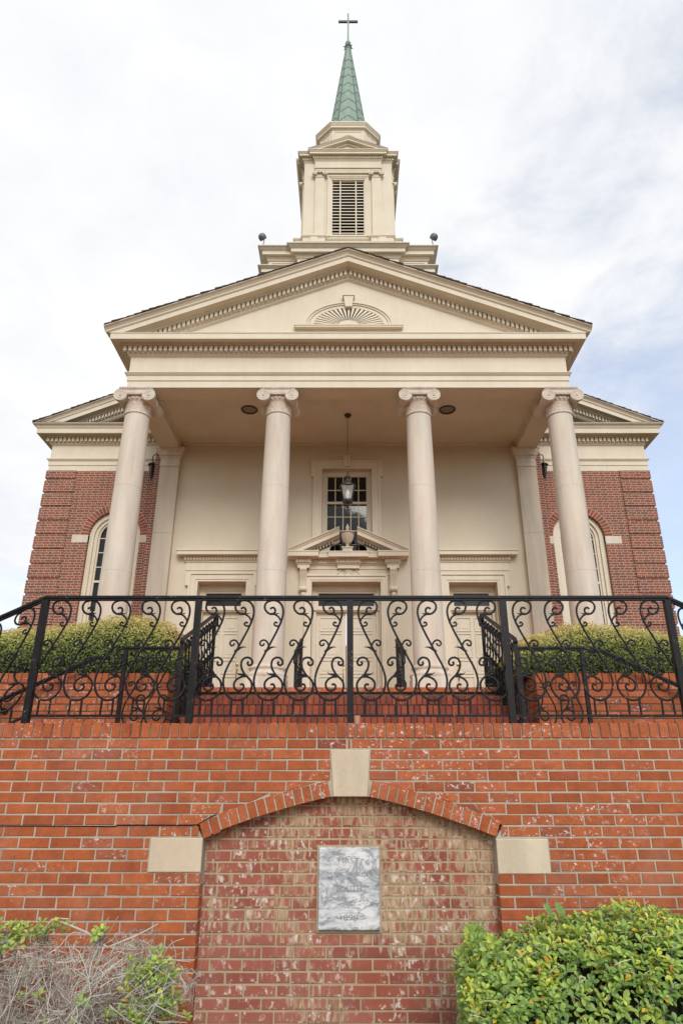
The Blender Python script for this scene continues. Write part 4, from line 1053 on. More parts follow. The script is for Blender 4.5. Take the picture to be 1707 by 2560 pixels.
# nave front: brick wall with arched windows, quoins
XB = 7.93; YB = 16.3; BT = 9.51
def nave_wall():
    m = MB()
    AW = [(-5.945, .655, 7.70), (5.865, .655, 7.67)]
    for s, (c, hw, zs_) in zip((-1, 1), AW):
        lo, hi = sorted((s * 4.9, s * XB))
        m.box(lo, c - hw, YB, YB + .4, 2.2, BT); m.box(c + hw, hi, YB, YB + .4, 2.2, BT)
        m.box(c - hw, c + hw, YB, YB + .4, 2.2, 3.9)
        n = 20
        for i in range(n):
            a, b = math.pi * i / n, math.pi * (i + 1) / n
            xa, xb = c + math.cos(b) * hw, c + math.cos(a) * hw
            m.py([(xa, zs_ + math.sin(b) * hw), (xb, zs_ + math.sin(a) * hw), (xb, BT), (xa, BT)], YB, YB + .4)
    m.box(-XB, -XB + .4, YB + .4, 40, 2.2, BT); m.box(XB - .4, XB, YB + .4, 40, 2.2, BT); m.box(-XB + .4, XB - .4, 39.6, 40, 2.2, BT)
    m.py([(-7.6, 10.2), (7.6, 10.2), (0, 13.6)], YB + .001, YB + .3)
    m.build('nave_brick_wall', CBRICK, ch)
    for s, (c, hw, zs_) in zip((-1, 1), AW):
        w = bpy.data.objects.new('arched_window', None); COL.objects.link(w); w.parent = ch; w.location = (c, YB - 15.8, zs_ - 3.2); ORG[w.name] = (c, YB, zs_)
        m = MB(); nv = 27
        for i in range(nv):
            a, b = math.pi * (i + .07) / nv, math.pi * (i + .93) / nv; q = [(c + math.cos(t) * r_, zs_ + math.sin(t) * r_) for t, r_ in ((a, hw), (a, hw + .20), (b, hw + .20), (b, hw))]
            brick(m, q, YB - .004, .2, .003, rng.random())
        m.build('brick_arch', VOUSS, w)
        m = MB(); n = 24
        for i in range(n):
            a, b = math.pi * i / n, math.pi * (i + 1) / n; m.py([(c + math.cos(t) * r_, zs_ + math.sin(t) * r_) for t, r_ in ((a, hw + .002), (a, hw + .208), (b, hw + .208), (b, hw + .002))], YB - .0025, YB + .1)
        m.build('arch_joints', VMORT, w)
        for sx in (-1, 1):
            xa, xb = sorted((c + sx * hw, c + sx * (hw + (.41 if sx == s else .25)))); m = MB(); m.box(xa, xb, YB - .006, YB + .1, zs_ - .20, zs_ + .004); m.build('impost_stone', STONE, w)
        # timber frame: rings stepping in
        m = MB()
        def ring(r0, r1, y0, y1):
            for i in range(n):
                a, b = math.pi * i / n, math.pi * (i + 1) / n
                m.py([(c + math.cos(t) * r_, zs_ + math.sin(t) * r_) for t, r_ in ((a, r0), (a, r1), (b, r1), (b, r0))], y0, y1)
            for sx in (-1, 1):
                xa, xb = sorted((c + sx * r0, c + sx * r1)); m.box(xa, xb, y0, y1, 3.9, zs_)
        ring(.54, .655, YB + .09, YB + .3); ring(.46, .54, YB + .14, YB + .3); ring(.415, .46, YB + .18, YB + .3)
        gl = .415
        for x in (-.14, .14): m.box(c + x - .012, c + x + .012, YB + .20, YB + .25, 3.9, zs_ + .38)
        k_ = 0; z = zs_ - .02
        while z > 4.0:
            t_ = .028 if k_ in (3, 7) else .012
            m.box(c - gl, c + gl, YB + (.17 if k_ in (3, 7) else .20), YB + .25, z - t_, z + t_); z -= .385; k_ += 1
        for sx in (-1, 1):
            m.tube([(c + sx * .14, YB + .22, zs_ + .0), (c + sx * .17, YB + .22, zs_ + .2), (c + sx * .26, YB + .22, zs_ + .31)], .012, 5)
        m.build('window_frame', CREAM, w)
        m = MB(); m.box(c - gl, c + gl, YB + .23, YB + .24, 3.9, zs_); m.py([(c + math.cos(math.pi * i / 20) * gl, zs_ + math.sin(math.pi * i / 20) * gl) for i in range(21)], YB + .23, YB + .24); m.build('pane', GLASS, w)
    for s in (-1, 1):
        m = MB(); z = 9.288
        zz = [(z, BT)]
        while z > 2.5: zz.append((z - .388, z - .068)); z -= .388
        for za, zb in zz:
            xa, xb = sorted((s * 7.155, s * (XB + .028))); m.box(xa, xb, YB - .028, YB + .55, za, zb)
        m.build('quoin', CBRICK, ch)
nave_wall()
m = MB(); pe = entab(BT, .955, .87, True, -.35)
for s in (-1, 1):
    path = [(-XB, 40), (-XB, YB), (-4.9, YB)] if s < 0 else [(4.9, YB), (XB, YB), (XB, 40)]
    m.sweep(pe, path)
ne = m.build('nave_entablature', CREAM, ch)
m = MB()
for s in (-1, 1):
    a0, a1 = (-XB - .12, -4.9) if s < 0 else (4.9, XB + .13); dentils(m, 'x', YB, a0, a1, BT + .82, BT + .925, .07, .145, .112)
m.build('dentil_band', CREAM, ne)
m = MB(); nt = (8.365, BT + 1.275 * .955); rk = [(p * .87, z * .955) for p, z in RK]
nap = nt[1] + nt[0] * .425
m.rake(rk, [(-nt[0], nt[1]), (0, nap), (nt[0], nt[1])], YB, 0, nt[1] - .004)
nr = m.build('nave_raking_cornice', CREAM, ch)
m = MB()
for s in (-1, 1):
    for i in range(48):
        xa = 3.9 + i * .0825 * 1.0; xb = xa + .05
        if xb > 7.35: break
        za, zb = nap - .425 * xa - .42, nap - .425 * xb - .42; m.py([(s * xa, za), (s * xb, zb), (s * xb, zb + .115), (s * xa, za + .115)], YB - .145, YB - .07)
m.build('dentil_band', CREAM, nr)
m = MB()
for s in (-1, 1): m.box(min(s * 4.9, s * 8.38), max(s * 4.9, s * 8.38), YB - .445, YB, nt[1] + .002, nt[1] + .014)
m.build('flashing', BRONZE, ch)
# roofs (stepped shingle courses)
def roof(x_e, z_e, z_a, y0, y1, name):
    m = MB(); n = int(x_e / .155)
    for s in (-1, 1):
        for i in range(n):
            xa, xb = x_e * (1 - i / n), x_e * (1 - (i + 1) / n) - .02; xb = max(xb, -.0)
            za, zb = z_e + (z_a - z_e) * (1 - xa / x_e), z_e + (z_a - z_e) * (1 - xb / x_e)
            j = rng.uniform(-.006, .008)
            m.py([(s * xa, za + .002), (s * xb, zb + .002), (s * xb, zb + .028), (s * xa, za + .048 + j)], y0 + rng.uniform(-.012, .012), y1)
    return m.build(name, SHING, ch)
roof(TIPX + .0, TIPZ, APZ, EY - .515, 24, 'portico_roof')
roof(nt[0], nt[1], nap, YB - .45, 40.4, 'nave_roof')

# ------------------------------------------------------------------ tower
TC = 20.3
def rot4(base, fn_build):
    out = MB(); src = MB(); fn_build(src)
    for k_ in range(4):
        ca, sa = [(1, 0), (0, 1), (-1, 0), (0, -1)][k_]
        out.merge(src, lambda v: (ca * v[0] - sa * (v[1]), sa * v[0] + ca * v[1] + TC, v[2]))
    return out
def build4(name, fn, mats, parent, smooth=False):
    for k_ in range(4):
        ca, sa = [(1, 0), (0, 1), (-1, 0), (0, -1)][k_]
        for sx in (-1, 1):
            src = MB(); fn(src, sx); out = MB(); out.merge(src, lambda v: (ca * v[0] - sa * v[1], sa * v[0] + ca * v[1] + TC, v[2])); out.build(name, mats, parent, smooth)
def sq(h): return [(-h, TC - h), (h, TC - h), (h, TC + h), (-h, TC + h)]
m = MB(); W2 = 2.61
m.box(-W2, W2, TC - W2, TC + W2, 12.0, 17.9)
m.sweep([(0, 17.82), (.03, 17.83), (.05, 17.86), (.05, 17.88), (.09, 17.93), (.11, 17.965), (.20, 17.955), (.20, 18.08), (.215, 18.085), (.215, 18.10), (.24, 18.11), (.29, 18.16), (.33, 18.19), (.34, 18.19), (.34, 18.225), (-.5, 18.235), (-.5, 17.82)], sq(W2), True)
m.sweep([(0, 17.14), (.05, 17.15), (.11, 17.22), (.20, 17.22), (.20, 17.33), (.27, 17.38), (.31, 17.41), (.31, 17.44), (0, 17.47)], sq(W2), True)
tower = m.build('tower_base', CREAM, ch)
def f(s):
    s.box(-1.66, 1.66, -W2 - .12, -W2 + .05, 13, 17.85)
    # projecting middle bay cornice, swept in local coordinates
    t = MB(); pr = [(p, z + .003) for p, z in [(0, 17.82), (.03, 17.83), (.05, 17.86), (.05, 17.88), (.09, 17.93), (.11, 17.965), (.20, 17.955), (.20, 18.08), (.215, 18.085), (.215, 18.10), (.24, 18.11), (.29, 18.16), (.33, 18.19), (.34, 18.19), (.34, 18.225), (-.05, 18.235), (-.05, 17.82)]]
    t.sweep(pr, [(-1.66, -W2 + .05), (-1.66, -W2 - .12), (1.66, -W2 - .12), (1.66, -W2 + .05)]); s.merge(t)
    for xa, xb in ((-2.5, -1.74), (1.74, 2.5)):     # sunk panel frames
        frame(s, xa, xb, 17.50, 17.74, .03, -W2 - .02, -W2 + .01, 0, 0, True)
rot4(None, f).build('tower_base_bay', CREAM, tower)
m = MB()                                             # stepped blocking course and belfry plinth
m.box(-1.95, 1.95, TC - 1.95, TC + 1.95, 18.2, 19.05)
m.sweep([(0, 19.05), (.02, 19.06), (.02, 19.20), (.05, 19.24), (.05, 19.26), (.0, 19.28), (.0, 19.42), (.04, 19.46), (.06, 19.49), (.06, 19.52), (-.4, 19.54), (-.4, 19.05)], sq(1.86), True)
pln = m.build('belfry_plinth', CREAM, ch)
def f(s):
    for xa, xb in ((-1.58, -.80), (.80, 1.58)):
        t = MB(); t.sweep([(0, 19.06), (.02, 19.065), (.02, 19.22), (.05, 19.26), (.05, 19.28), (0, 19.30), (0, 19.46), (.04, 19.50), (.06, 19.53), (.06, 19.565), (-.05, 19.575), (-.05, 19.06)], [(xa, -1.8), (xa, -1.97), (xb, -1.97), (xb, -1.8)]); s.merge(t)
        c = (xa + xb) / 2; s.box(c - .13, c + .13, -2.02, -1.9, 19.28, 19.47)
rot4(None, f).build('plinth_block', CREAM, pln)
B = 1.62
m = MB()
for sx in (-1, 1):
    for sy in (-1, 1):
        xa, xb = sorted((sx * .66, sx * B)); ya, yb = sorted((sy * .66, sy * B)); m.box(xa, xb, TC + ya, TC + yb, 19.4, 23.45)
for k_ in range(4):
    t = MB(); t.box(-.66, .66, -B, -B + .4, 22.66, 23.45); t.box(-.66, .66, -B, -B + .4, 19.4, 19.95)
    ca, sa = [(1, 0), (0, 1), (-1, 0), (0, -1)][k_]; m.merge(t, lambda v: (ca * v[0] - sa * v[1], sa * v[0] + ca * v[1] + TC, v[2]))
m.box(-1.55, 1.55, TC - 1.55, TC + 1.55, 23.45, 23.9)
bel = m.build('belfry', CREAM, ch)
cpf = [(0, 23.40), (.02, 23.42), (.04, 23.46), (.05, 23.47), (.05, 23.575), (.09, 23.58), (.10, 23.60), (.19, 23.595), (.19, 23.68), (.205, 23.685), (.23, 23.72), (.25, 23.74), (.25, 23.765), (-.1, 23.775), (-.1, 23.40)]
m = MB(); m.sweep(cpf, sq(B), True)
def f(s):
    dentils(s, 'x', -B, -B - .07, -1.22, 23.485, 23.565, .04, .095, .078); dentils(s, 'x', -B, 1.22, B + .09, 23.485, 23.565, .04, .095, .078)
m.merge(rot4(None, f)); m.build('belfry_cornice', CREAM, bel)
def f(s):                                            # pilastered bay with small pediment
    y = -B - .09
    t = MB(); t.sweep(cpf, [(-1.235, -B + .02), (-1.235, y), (1.235, y), (1.235, -B + .02)]); s.merge(t)
    dentils(s, 'x', y, -1.30, 1.31, 23.485, 23.565, .04, .095, .078)
    s.box(-1.235, 1.235, y, -B, 23.09, 23.41); s.box(-1.25, 1.25, y - .03, -B, 23.05, 23.09); s.box(-1.22, 1.22, y + .02, -B, 22.86, 23.05); s.box(-1.23, 1.23, y + .01, -B, 22.95, 23.05)
    pr = [(0, -.235), (.04, -.225), (.05, -.165), (.09, -.16), (.10, -.145), (.19, -.145), (.19, -.085), (.205, -.08), (.23, -.045), (.25, -.025), (.25, 0), (-.1, 0), (-.1, -.235)]
    s.rake(pr, [(-1.49, 23.80), (0, 24.43), (1.49, 23.80)], y, 0, 23.772)
    s.py([(-1.2, 23.77), (1.2, 23.77), (0, 24.25)], y, -B + .1)
    for i in range(6):
        for sg in (-1, 1):
            xa = .02 + i * .075; za = 24.41 - .426 * xa - .225; zb = za - .019; s.py([(sg * xa, za), (sg * (xa + .045), zb), (sg * (xa + .045), zb + .055), (sg * xa, za + .055)], y - .085, y - .03)
    # roof of the little pediment back to the drum
    for sg in (-1, 1): s.py([(sg * 1.49, 23.78), (0, 24.415), (0, 24.44), (sg * 1.49, 23.80)], y - .25, -.8)
rot4(None, f).build('belfry_bay', CREAM, bel)
def f(s, sx):
    y = -B - .09
    xa, xb = sorted((sx * .865, sx * 1.205)); s.box(xa, xb, y, -B, 19.72, 22.62); s.box(xa - .03, xb + .03, y - .03, -B, 19.56, 19.72)
build4('belfry_pilaster', f, CREAM, bel)
def f(s, sx):
    y = -B - .09
    if True:
        xa, xb = sorted((sx * .865, sx * 1.205)); xm = (xa + xb) / 2
        s.box(xa - .015, xb + .015, y - .02, -B, 22.60, 22.64); s.box(xa, xb, y - .01, -B, 22.64, 22.80)
        for vx in (xa - .02, xb + .02):
            s.lathe([(.10, -.11), (.10, 0)], (vx, y, 22.755), 18, 'y'); s.lathe([(.045, -.125), (.045, -.10)], (vx, y, 22.755), 12, 'y')
            s.tube([(vx + math.cos(a * .35) * (.095 - .0045 * a), y - .11, 22.755 + math.sin(a * .35) * (.095 - .0045 * a)) for a in range(19)], .009, 5)
        s.py([(xa, 22.85), (xb, 22.85), (xb, 22.80), (xm, 22.76), (xa, 22.80)], y - .10, -B); s.box(xa - .05, xb + .05, y - .11, -B, 22.83, 22.865)
build4('belfry_capital', f, CREAM, bel, True)
def f(s):
    frame(s, -.60, .60, 19.90, 22.55, .05, -B - .03, -B + .1, 0, 0, True); frame(s, -.65, .65, 19.85, 22.60, .06, -B - .05, -B + .1); frame(s, -.71, .71, 19.80, 22.66, .04, -B - .075, -B + .05)
rot4(None, f).build('louvre_frame', CREAM, bel)
def f(s):
    n = 18
    for i in range(n):
        z = 19.92 + i * (2.62 / n); s.px([(-B + .03, z), (-B + .03, z - .040), (-B + .15, z + .105), (-B + .15, z + .12)], -.60, .60)
    for x in (-.285, .285): s.box(x - .022, x + .022, -B + .0, -B + .10, 19.90, 22.55)
    for x in (-.585, .585): s.box(x - .018, x + .018, -B + .02, -B + .16, 19.90, 22.55)
rot4(None, f).build('louvre_slats', CREAM, bel)
m = MB(); m.box(-1.0, 1.0, TC - 1.0, TC + 1.0, 19.5, 19.6); m.box(-1.46, 1.46, TC - .62, TC + .62, 19.6, 22.66); m.box(-.62, .62, TC - 1.46, TC + 1.46, 19.61, 22.65); m.build('belfry_shade_box', DARK, bel)  # solid black boxes behind the slats paint the belfry's inner shade
def octo(h, f_): return [(-f_, TC - h), (f_, TC - h), (h, TC - f_), (h, TC + f_), (f_, TC + h), (-f_, TC + h), (-h, TC + f_), (-h, TC - f_)]
m = MB(); m.pz(octo(1.13, .63), 23.6, 25.9)
m.sweep([(0, 25.74), (.02, 25.75), (.04, 25.79), (.05, 25.80), (.10, 25.80), (.10, 25.90), (.12, 25.91), (.15, 25.97), (.17, 25.99), (.17, 26.05), (-.4, 26.10), (-.4, 25.74)], octo(1.13, .63), True)
m.sweep([(0, 23.7), (.06, 23.7), (.06, 24.4), (.03, 24.45), (0, 24.46)], octo(1.13, .63), True)
drum = m.build('octagonal_drum', CREAM, ch)
m = MB(); pts = octo(1.13, .63)
for i in range(8):
    a, b = Vector(pts[i]), Vector(pts[(i + 1) % 8]); d = (b - a); L = d.length; d.normalize(); nn = Vector((d.y, -d.x)); mid = (a + b) / 2
    hw = L / 2 - .10
    def pnt(u, z, o): q = mid + d * u + nn * o; return (q.x, q.y, z)
    for (u0, z0, u1, z1) in ((-hw, 24.6, -hw, 25.66), (hw, 24.6, hw, 25.66), (-hw, 25.66, hw, 25.66)):
        m.tube([pnt(u0, z0, .004), pnt(u1, z1, .004)], .020, 4)
    if L > 1.0: m.tube([pnt(math.cos(math.pi * j / 16) * .33, 25.10 + math.sin(math.pi * j / 16) * .36, .006) for j in range(17)], .028, 5)
m.build('drum_panel', CREAM, drum)
# spire
SZ0, SZ1, SH0, SH1 = 26.06, 32.22, .80, .105
m = MB(); o0, o1 = octo(SH0, SH0 * .56), octo(SH1, SH1 * .56)
m.add([(x, y, SZ0) for x, y in o0] + [(x, y, SZ1) for x, y in o1], [(i, (i + 1) % 8, 8 + (i + 1) % 8, 8 + i) for i in range(8)] + [list(range(7, -1, -1)), list(range(8, 16))])
sp = m.build('spire', COPPER, ch)
m = MB()
def sp_pt(i, t): a, b = o0[i % 8], o1[i % 8]; return Vector((a[0] + (b[0] - a[0]) * t, a[1] + (b[1] - a[1]) * t, SZ0 + (SZ1 - SZ0) * t))
for i in range(8):
    m.tube([sp_pt(i, 0), sp_pt(i, 1)], [.022, .010], 5)
    ch_ = [31.25, 30.68, 30.10, 29.52, 28.95, 28.38, 27.80, 27.22, 26.65]
    for z in ch_:
        t = (z - SZ0) / (SZ1 - SZ0); w = (sp_pt(i, t) - sp_pt(i + 1, t)).length; t2 = max(t - w * .62 / (SZ1 - SZ0), 0.0)
        apex = (sp_pt(i, t) + sp_pt(i + 1, t)) / 2
        m.tube([sp_pt(i, t2), apex, sp_pt(i + 1, t2)], .016, 4)
m.build('standing_seams', SEAM, sp)
m = MB()
m.lathe([(.10, 32.20), (.13, 32.22), (.13, 32.27), (.10, 32.30), (.16, 32.34), (.16, 32.38), (.10, 32.42), (.075, 32.47), (.11, 32.53), (.125, 32.60), (.11, 32.68), (.06, 32.75), (.03, 32.78)], (0, TC, 0), 16)
for i in range(8): a = math.pi * i / 4 + .2; m.lathe([(.004, -.03), (.03, 0), (.004, .03)], (math.cos(a) * .19, TC + math.sin(a) * .19, 32.36), 8)
m.build('finial_ball', COPPER, sp, True)
m = MB(); m.box(-.035, .035, TC - .035, TC + .035, 32.72, 34.66); m.build('cross', COPPER, ch)
crs = bpy.data.objects[m and 'cross'] if 'cross' in bpy.data.objects else None
m = MB(); m.box(-.44, -.036, TC - .034, TC + .034, 34.06, 34.17); m.box(.036, .44, TC - .034, TC + .034, 34.06, 34.17); m.build('cross_arm', flat('brown_copper', (0.11, 0.075, 0.065), .6, .4), crs)

# ------------------------------------------------------------------ lamps
L = thing('hanging_lantern', 'dark metal lantern with glass panes hanging on a long chain from the portico ceiling', 'lantern', (-.01, 14.3, 10.03))
lx, ly = -.01, 14.3
m = MB(); m.lathe([(.085, 10.036), (.085, 10.02), (.06, 9.98), (.02, 9.96)], (lx, ly, 0), 20); m.build('ceiling_rose', BRONZE, L, True)
m = MB()
z = 9.97; i = 0
while z > 8.50:
    a = 0 if i % 2 else 1; q = []
    for j in range(9):
        t = 2 * math.pi * j / 8; q.append((lx + (math.cos(t) * .013 if a else 0), ly + (0 if a else math.cos(t) * .013), z - .028 + math.sin(t) * .026))
    m.tube(q, .0045, 4); z -= .043; i += 1
m.build('chain', BRONZE, L)
m = MB(); m.lathe([(.004, 8.52), (.018, 8.50), (.022, 8.44), (.035, 8.42), (.06, 8.40), (.065, 8.37), (.04, 8.35), (.05, 8.32), (.075, 8.30), (.075, 8.285), (.155, 8.17), (.19, 8.16), (.19, 8.135), (.17, 8.13)], (lx, ly, 0), 4 * 6)
m.build('lantern_cap', BRONZE, L, True)
m = MB()
for a in range(4):
    t = math.pi / 4 + a * math.pi / 2; c, s = math.cos(t), math.sin(t)
    m.tube([(lx + c * .215, ly + s * .215, 8.135), (lx + c * .125, ly + s * .125, 7.80)], .011, 5)
    t2 = t + math.pi / 2; c2, s2 = math.cos(t2), math.sin(t2)
    m.tube([(lx + c * .215, ly + s * .215, 8.135), (lx + c2 * .215, ly + s2 * .215, 8.135)], .012, 5); m.tube([(lx + c * .125, ly + s * .125, 7.80), (lx + c2 * .125, ly + s2 * .125, 7.80)], .012, 5)
m.lathe([(.13, 7.79), (.12, 7.75), (.05, 7.74), (.03, 7.70), (.04, 7.67), (.02, 7.63), (.004, 7.60)], (lx, ly, 0), 16); m.build('lantern_frame', BRONZE, L)
m = MB()
for a in range(4):
    t = math.pi / 4 + a * math.pi / 2; t2 = t + math.pi / 2
    P = lambda tt, r_, zz: (lx + math.cos(tt) * r_, ly + math.sin(tt) * r_, zz)
    m.add([P(t, .21, 8.13), P(t2, .21, 8.13), P(t2, .123, 7.81), P(t, .123, 7.81)], [(0, 1, 2, 3)])
m.build('glass_panes', LGLASS, L)
m = MB(); m.lathe([(.03, 7.79), (.03, 7.85), (.05, 7.90), (.058, 7.95), (.05, 8.0), (.032, 8.06), (.028, 8.10)], (lx, ly, 0), 16); m.build('bulb', BULB, L, True)
for x, nm in ((-2.335, 'left'), (2.345, 'right')):
    t = thing('ceiling_light', 'round recessed light in the portico ceiling, ' + ('left' if x < 0 else 'right') + ' of the hanging lantern', 'light', (x, 14.05, 10.04), 'recessed ceiling lights')
    m = MB(); m.lathe([(.185, 10.045), (.20, 10.03), (.19, 10.015), (.165, 10.012), (.155, 10.03), (.155, 10.045)], (x, 14.05, 0), 32); m.build('trim_ring', BRONZE, t, True)
    m = MB(); m.lathe([(.158, 10.034), (.12, 10.024), (.01, 10.02)], (x, 14.05, 0), 32); m.build('lens', LENS, t, True)
for s in (-1, 1):
    x, y = s * 5.09, 16.02
    t = thing('wall_lantern', 'black wall lantern ' + ('left' if s < 0 else 'right') + ' of the portico, half hidden behind the corner pilaster', 'lantern', (s * 4.96, y, 9.3), 'lanterns on the portico side walls')
    m = MB(); m.lathe([(.02, 9.64), (.03, 9.62), (.115, 9.56), (.125, 9.54), (.11, 9.53)], (x, y, 0), 4 * 4); m.lathe([(.10, 9.53), (.06, 9.30)], (x, y, 0), 4); m.lathe([(.07, 9.30), (.06, 9.27), (.02, 9.16), (.004, 9.12)], (x, y, 0), 8); m.build('lantern_body', BRONZE, t)
    m = MB(); m.tube(smooth_path([(s * 4.96, y, 9.80), (s * 5.02, y, 9.86), (s * 5.11, y, 9.80), (x, y, 9.66)], 4), .014, 6); m.box(min(s * 4.96, s * 4.98), max(s * 4.96, s * 4.98), y - .06, y + .06, 9.5, 9.9); m.build('bracket', BRONZE, t)
for s, x in ((-1, -2.86), (1, 2.86)):
    y, z = 17.62, 18.80
    t = thing('floodlight', 'round grey floodlight on the ' + ('left' if s < 0 else 'right') + ' corner of the tower base', 'floodlight', (x, y, 18.23), 'floodlights on the tower')
    m = MB(); m.tube([(x - s * .03, y, 18.23), (x - s * .03, y, 18.42)], .018, 6); m.tube(smooth_path([(x - s * .03, y, 18.40), (x - s * .06, y, 18.62), (x - s * .05, y, z)], 3), .018, 6); m.build('stem', GREYM, t)
    m = MB(); src = MB(); src.lathe([(.02, -.18), (.09, -.165), (.145, -.12), (.175, -.05), (.18, .03), (.165, .10), (.14, .12), (.13, .10)], (0, 0, 0), 24, 'y')
    for i in range(5): src.lathe([(.172 - .02 * i, -.02 - .028 * i), (.185 - .024 * i, -.02 - .028 * i), (.172 - .024 * i, -.032 - .028 * i)], (0, 0, 0), 20, 'y', cap=False)
    rm = Matrix.Rotation(R(-38), 3, 'X') @ Matrix.Rotation(s * R(25), 3, 'Z')
    m.merge(src, lambda v: tuple(rm @ Vector(v) * .74 + Vector((x, y, z)))); m.build('lamp_head', GREYM, t, True)

# ------------------------------------------------------------------ foreground shrubs
def leaf(mb, base, d, up, L, W, r, curl=.25):
    d = d.normalized(); s = d.cross(up); s = s.normalized() if s.length > 1e-4 else d.orthogonal().normalized(); n = s.cross(d)
    rows = [(0, .06), (.30, .62), (.62, 1.0), (.86, .72), (1.0, .05)]; vs = []
    for t, w in rows:
        c = base + d * L * t - n * (curl * L * t * t) ; f = W * w * .5
        vs += [c - s * f + n * f * .28, c, c + s * f + n * f * .28]
    fs = []
    for i in range(4): a = i * 3; fs += [(a, a + 1, a + 4, a + 3), (a + 1, a + 2, a + 5, a + 4)]
    mb.add(vs, fs, 0, r)
def rosette(mb, c, ax, rr, size, n, tone):
    ax = ax.normalized(); t = ax.orthogonal().normalized()
    for i in range(n):
        a = i * 2.4 + rr.uniform(-.3, .3); lev = i / n
        out = Matrix.Rotation(a, 3, ax) @ t
        d = (ax * (.15 + .95 * lev) + out * (1.05 - .55 * lev)).normalized()
        tip = lev > .66
        r_ = min(1, max(0, tone + (rr.uniform(.10, .34) if tip else rr.gauss(0, .12))))
        if rr.random() < .022: r_ = rr.uniform(.90, 1.0)
        leaf(mb, c - ax * size * .7 * (1 - lev) + out * .003, d, ax, size * rr.uniform(.75, 1.15) * (.75 if tip else 1), size * rr.uniform(.46, .60) * (.8 if tip else 1), r_, rr.uniform(.05, .4))
rs = random.Random(21)
sh = thing('shrub', 'dense leafy green shrub with yellow-green tips in front of the wall, lower right', 'shrub', (1.5, 4.1, 0))
def shrub_surf(u, v):                                   # u along x 0..1, v angle 0 front low .. pi back
    x = .59 + 2.2 * u
    ends = math.sqrt(max(0.0, 1 - max(0, (.30 - (x - .53)) / .30) ** 2))
    top = .955 + .085 * min(1, (x - .7) / .6) + .035 * math.sin(x * 5.1) + .02 * math.sin(x * 13)
    hz = top * (.55 + .45 * ends)
    ca, sa = math.cos(v), math.sin(v); e = .55
    y = 4.20 - math.copysign(abs(ca) ** e, ca) * (.50 * (.35 + .65 * ends)); z = hz * (.03 + .97 * sa ** e)
    return Vector((x, y, z)), Vector((-.7 * (1 - ends), -ca, sa * .9 + .15))
m = MB(); nx, na = 26, 14; vs = []
for i in range(nx + 1):
    for j in range(na + 1):
        p, _ = shrub_surf(i / nx, math.pi * j / na); c = Vector((p.x, 4.2, .45)); q = c + (p - c) * .76; q.z = max(q.z, .12); q.x = min(max(p.x, .72), 2.62); vs.append(q)
m.add(vs, [(i * (na + 1) + j, (i + 1) * (na + 1) + j, (i + 1) * (na + 1) + j + 1, i * (na + 1) + j + 1) for i in range(nx) for j in range(na)] + [[j for j in range(na + 1)], [nx * (na + 1) + j for j in range(na, -1, -1)]])
m.build('shaded_core', CORE, sh, True)
m = MB(); tw = MB()
for i in range(3000):
    u = rs.random(); v = rs.uniform(.02, 2.2)
    p, nn = shrub_surf(u, v); c = Vector((p.x, 4.2, .45)); dep = 1 - abs(rs.gauss(0, .055)) - (.07 if rs.random() < .25 else 0)
    q = c + (p - c) * dep; q.x = p.x + rs.gauss(0, .02)
    clump = math.sin(p.x * 17 + p.z * 9) * math.sin(p.z * 21 - p.x * 7)
    if clump < -.62 and rs.random() < .8: continue
    ax = (nn.normalized() + Vector((rs.gauss(0, .35), rs.gauss(0, .3) - .15, .40 + rs.gauss(0, .3)))).normalized()
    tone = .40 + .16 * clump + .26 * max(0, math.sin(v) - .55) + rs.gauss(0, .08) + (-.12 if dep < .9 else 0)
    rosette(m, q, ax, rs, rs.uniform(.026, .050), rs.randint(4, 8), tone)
    if i % 2 == 0: tw.tube(smooth_path([c + (p - c) * .70 + Vector((0, 0, -.05)), c + (p - c) * .82 + Vector((rs.gauss(0, .02), 0, -.02)), q - ax * .01], 3), .0024, 4, 0, rs.random() * .7)
    if i % 9 == 0: tw.tube(smooth_path([q - ax * .05, q + Vector((rs.gauss(0, .02), -.005, .01)), q + ax * rs.uniform(.02, .05) + Vector((rs.gauss(0, .02), 0, 0))], 3), .0014, 4, 0, rs.uniform(.4, 1))
for dx in range(26):                                   # end cap leaves on the left face
    for _ in range(20):
        z = rs.uniform(.08, .96); y = 4.2 + rs.gauss(0, .20); x = .60 + .10 * ((z - .6) / .5) ** 2 + abs(y - 4.2) * .25 + rs.gauss(0, .02)
        rosette(m, Vector((x, y, z)), Vector((-.7, -.6 + rs.gauss(0, .3), .6)), rs, rs.uniform(.038, .052), 6, .38 + rs.gauss(0, .1))
for _ in range(5): leaf(m, Vector((1.05 + rs.random() * .16, 4.25, 1.02)), Vector((-.25 + rs.gauss(0, .2), -.1, 1)), Vector((0, -1, 0)), .075, .022, .3)
m.build('leaves', LEAF, sh, False, False); tw.build('twigs', TWIG, sh)
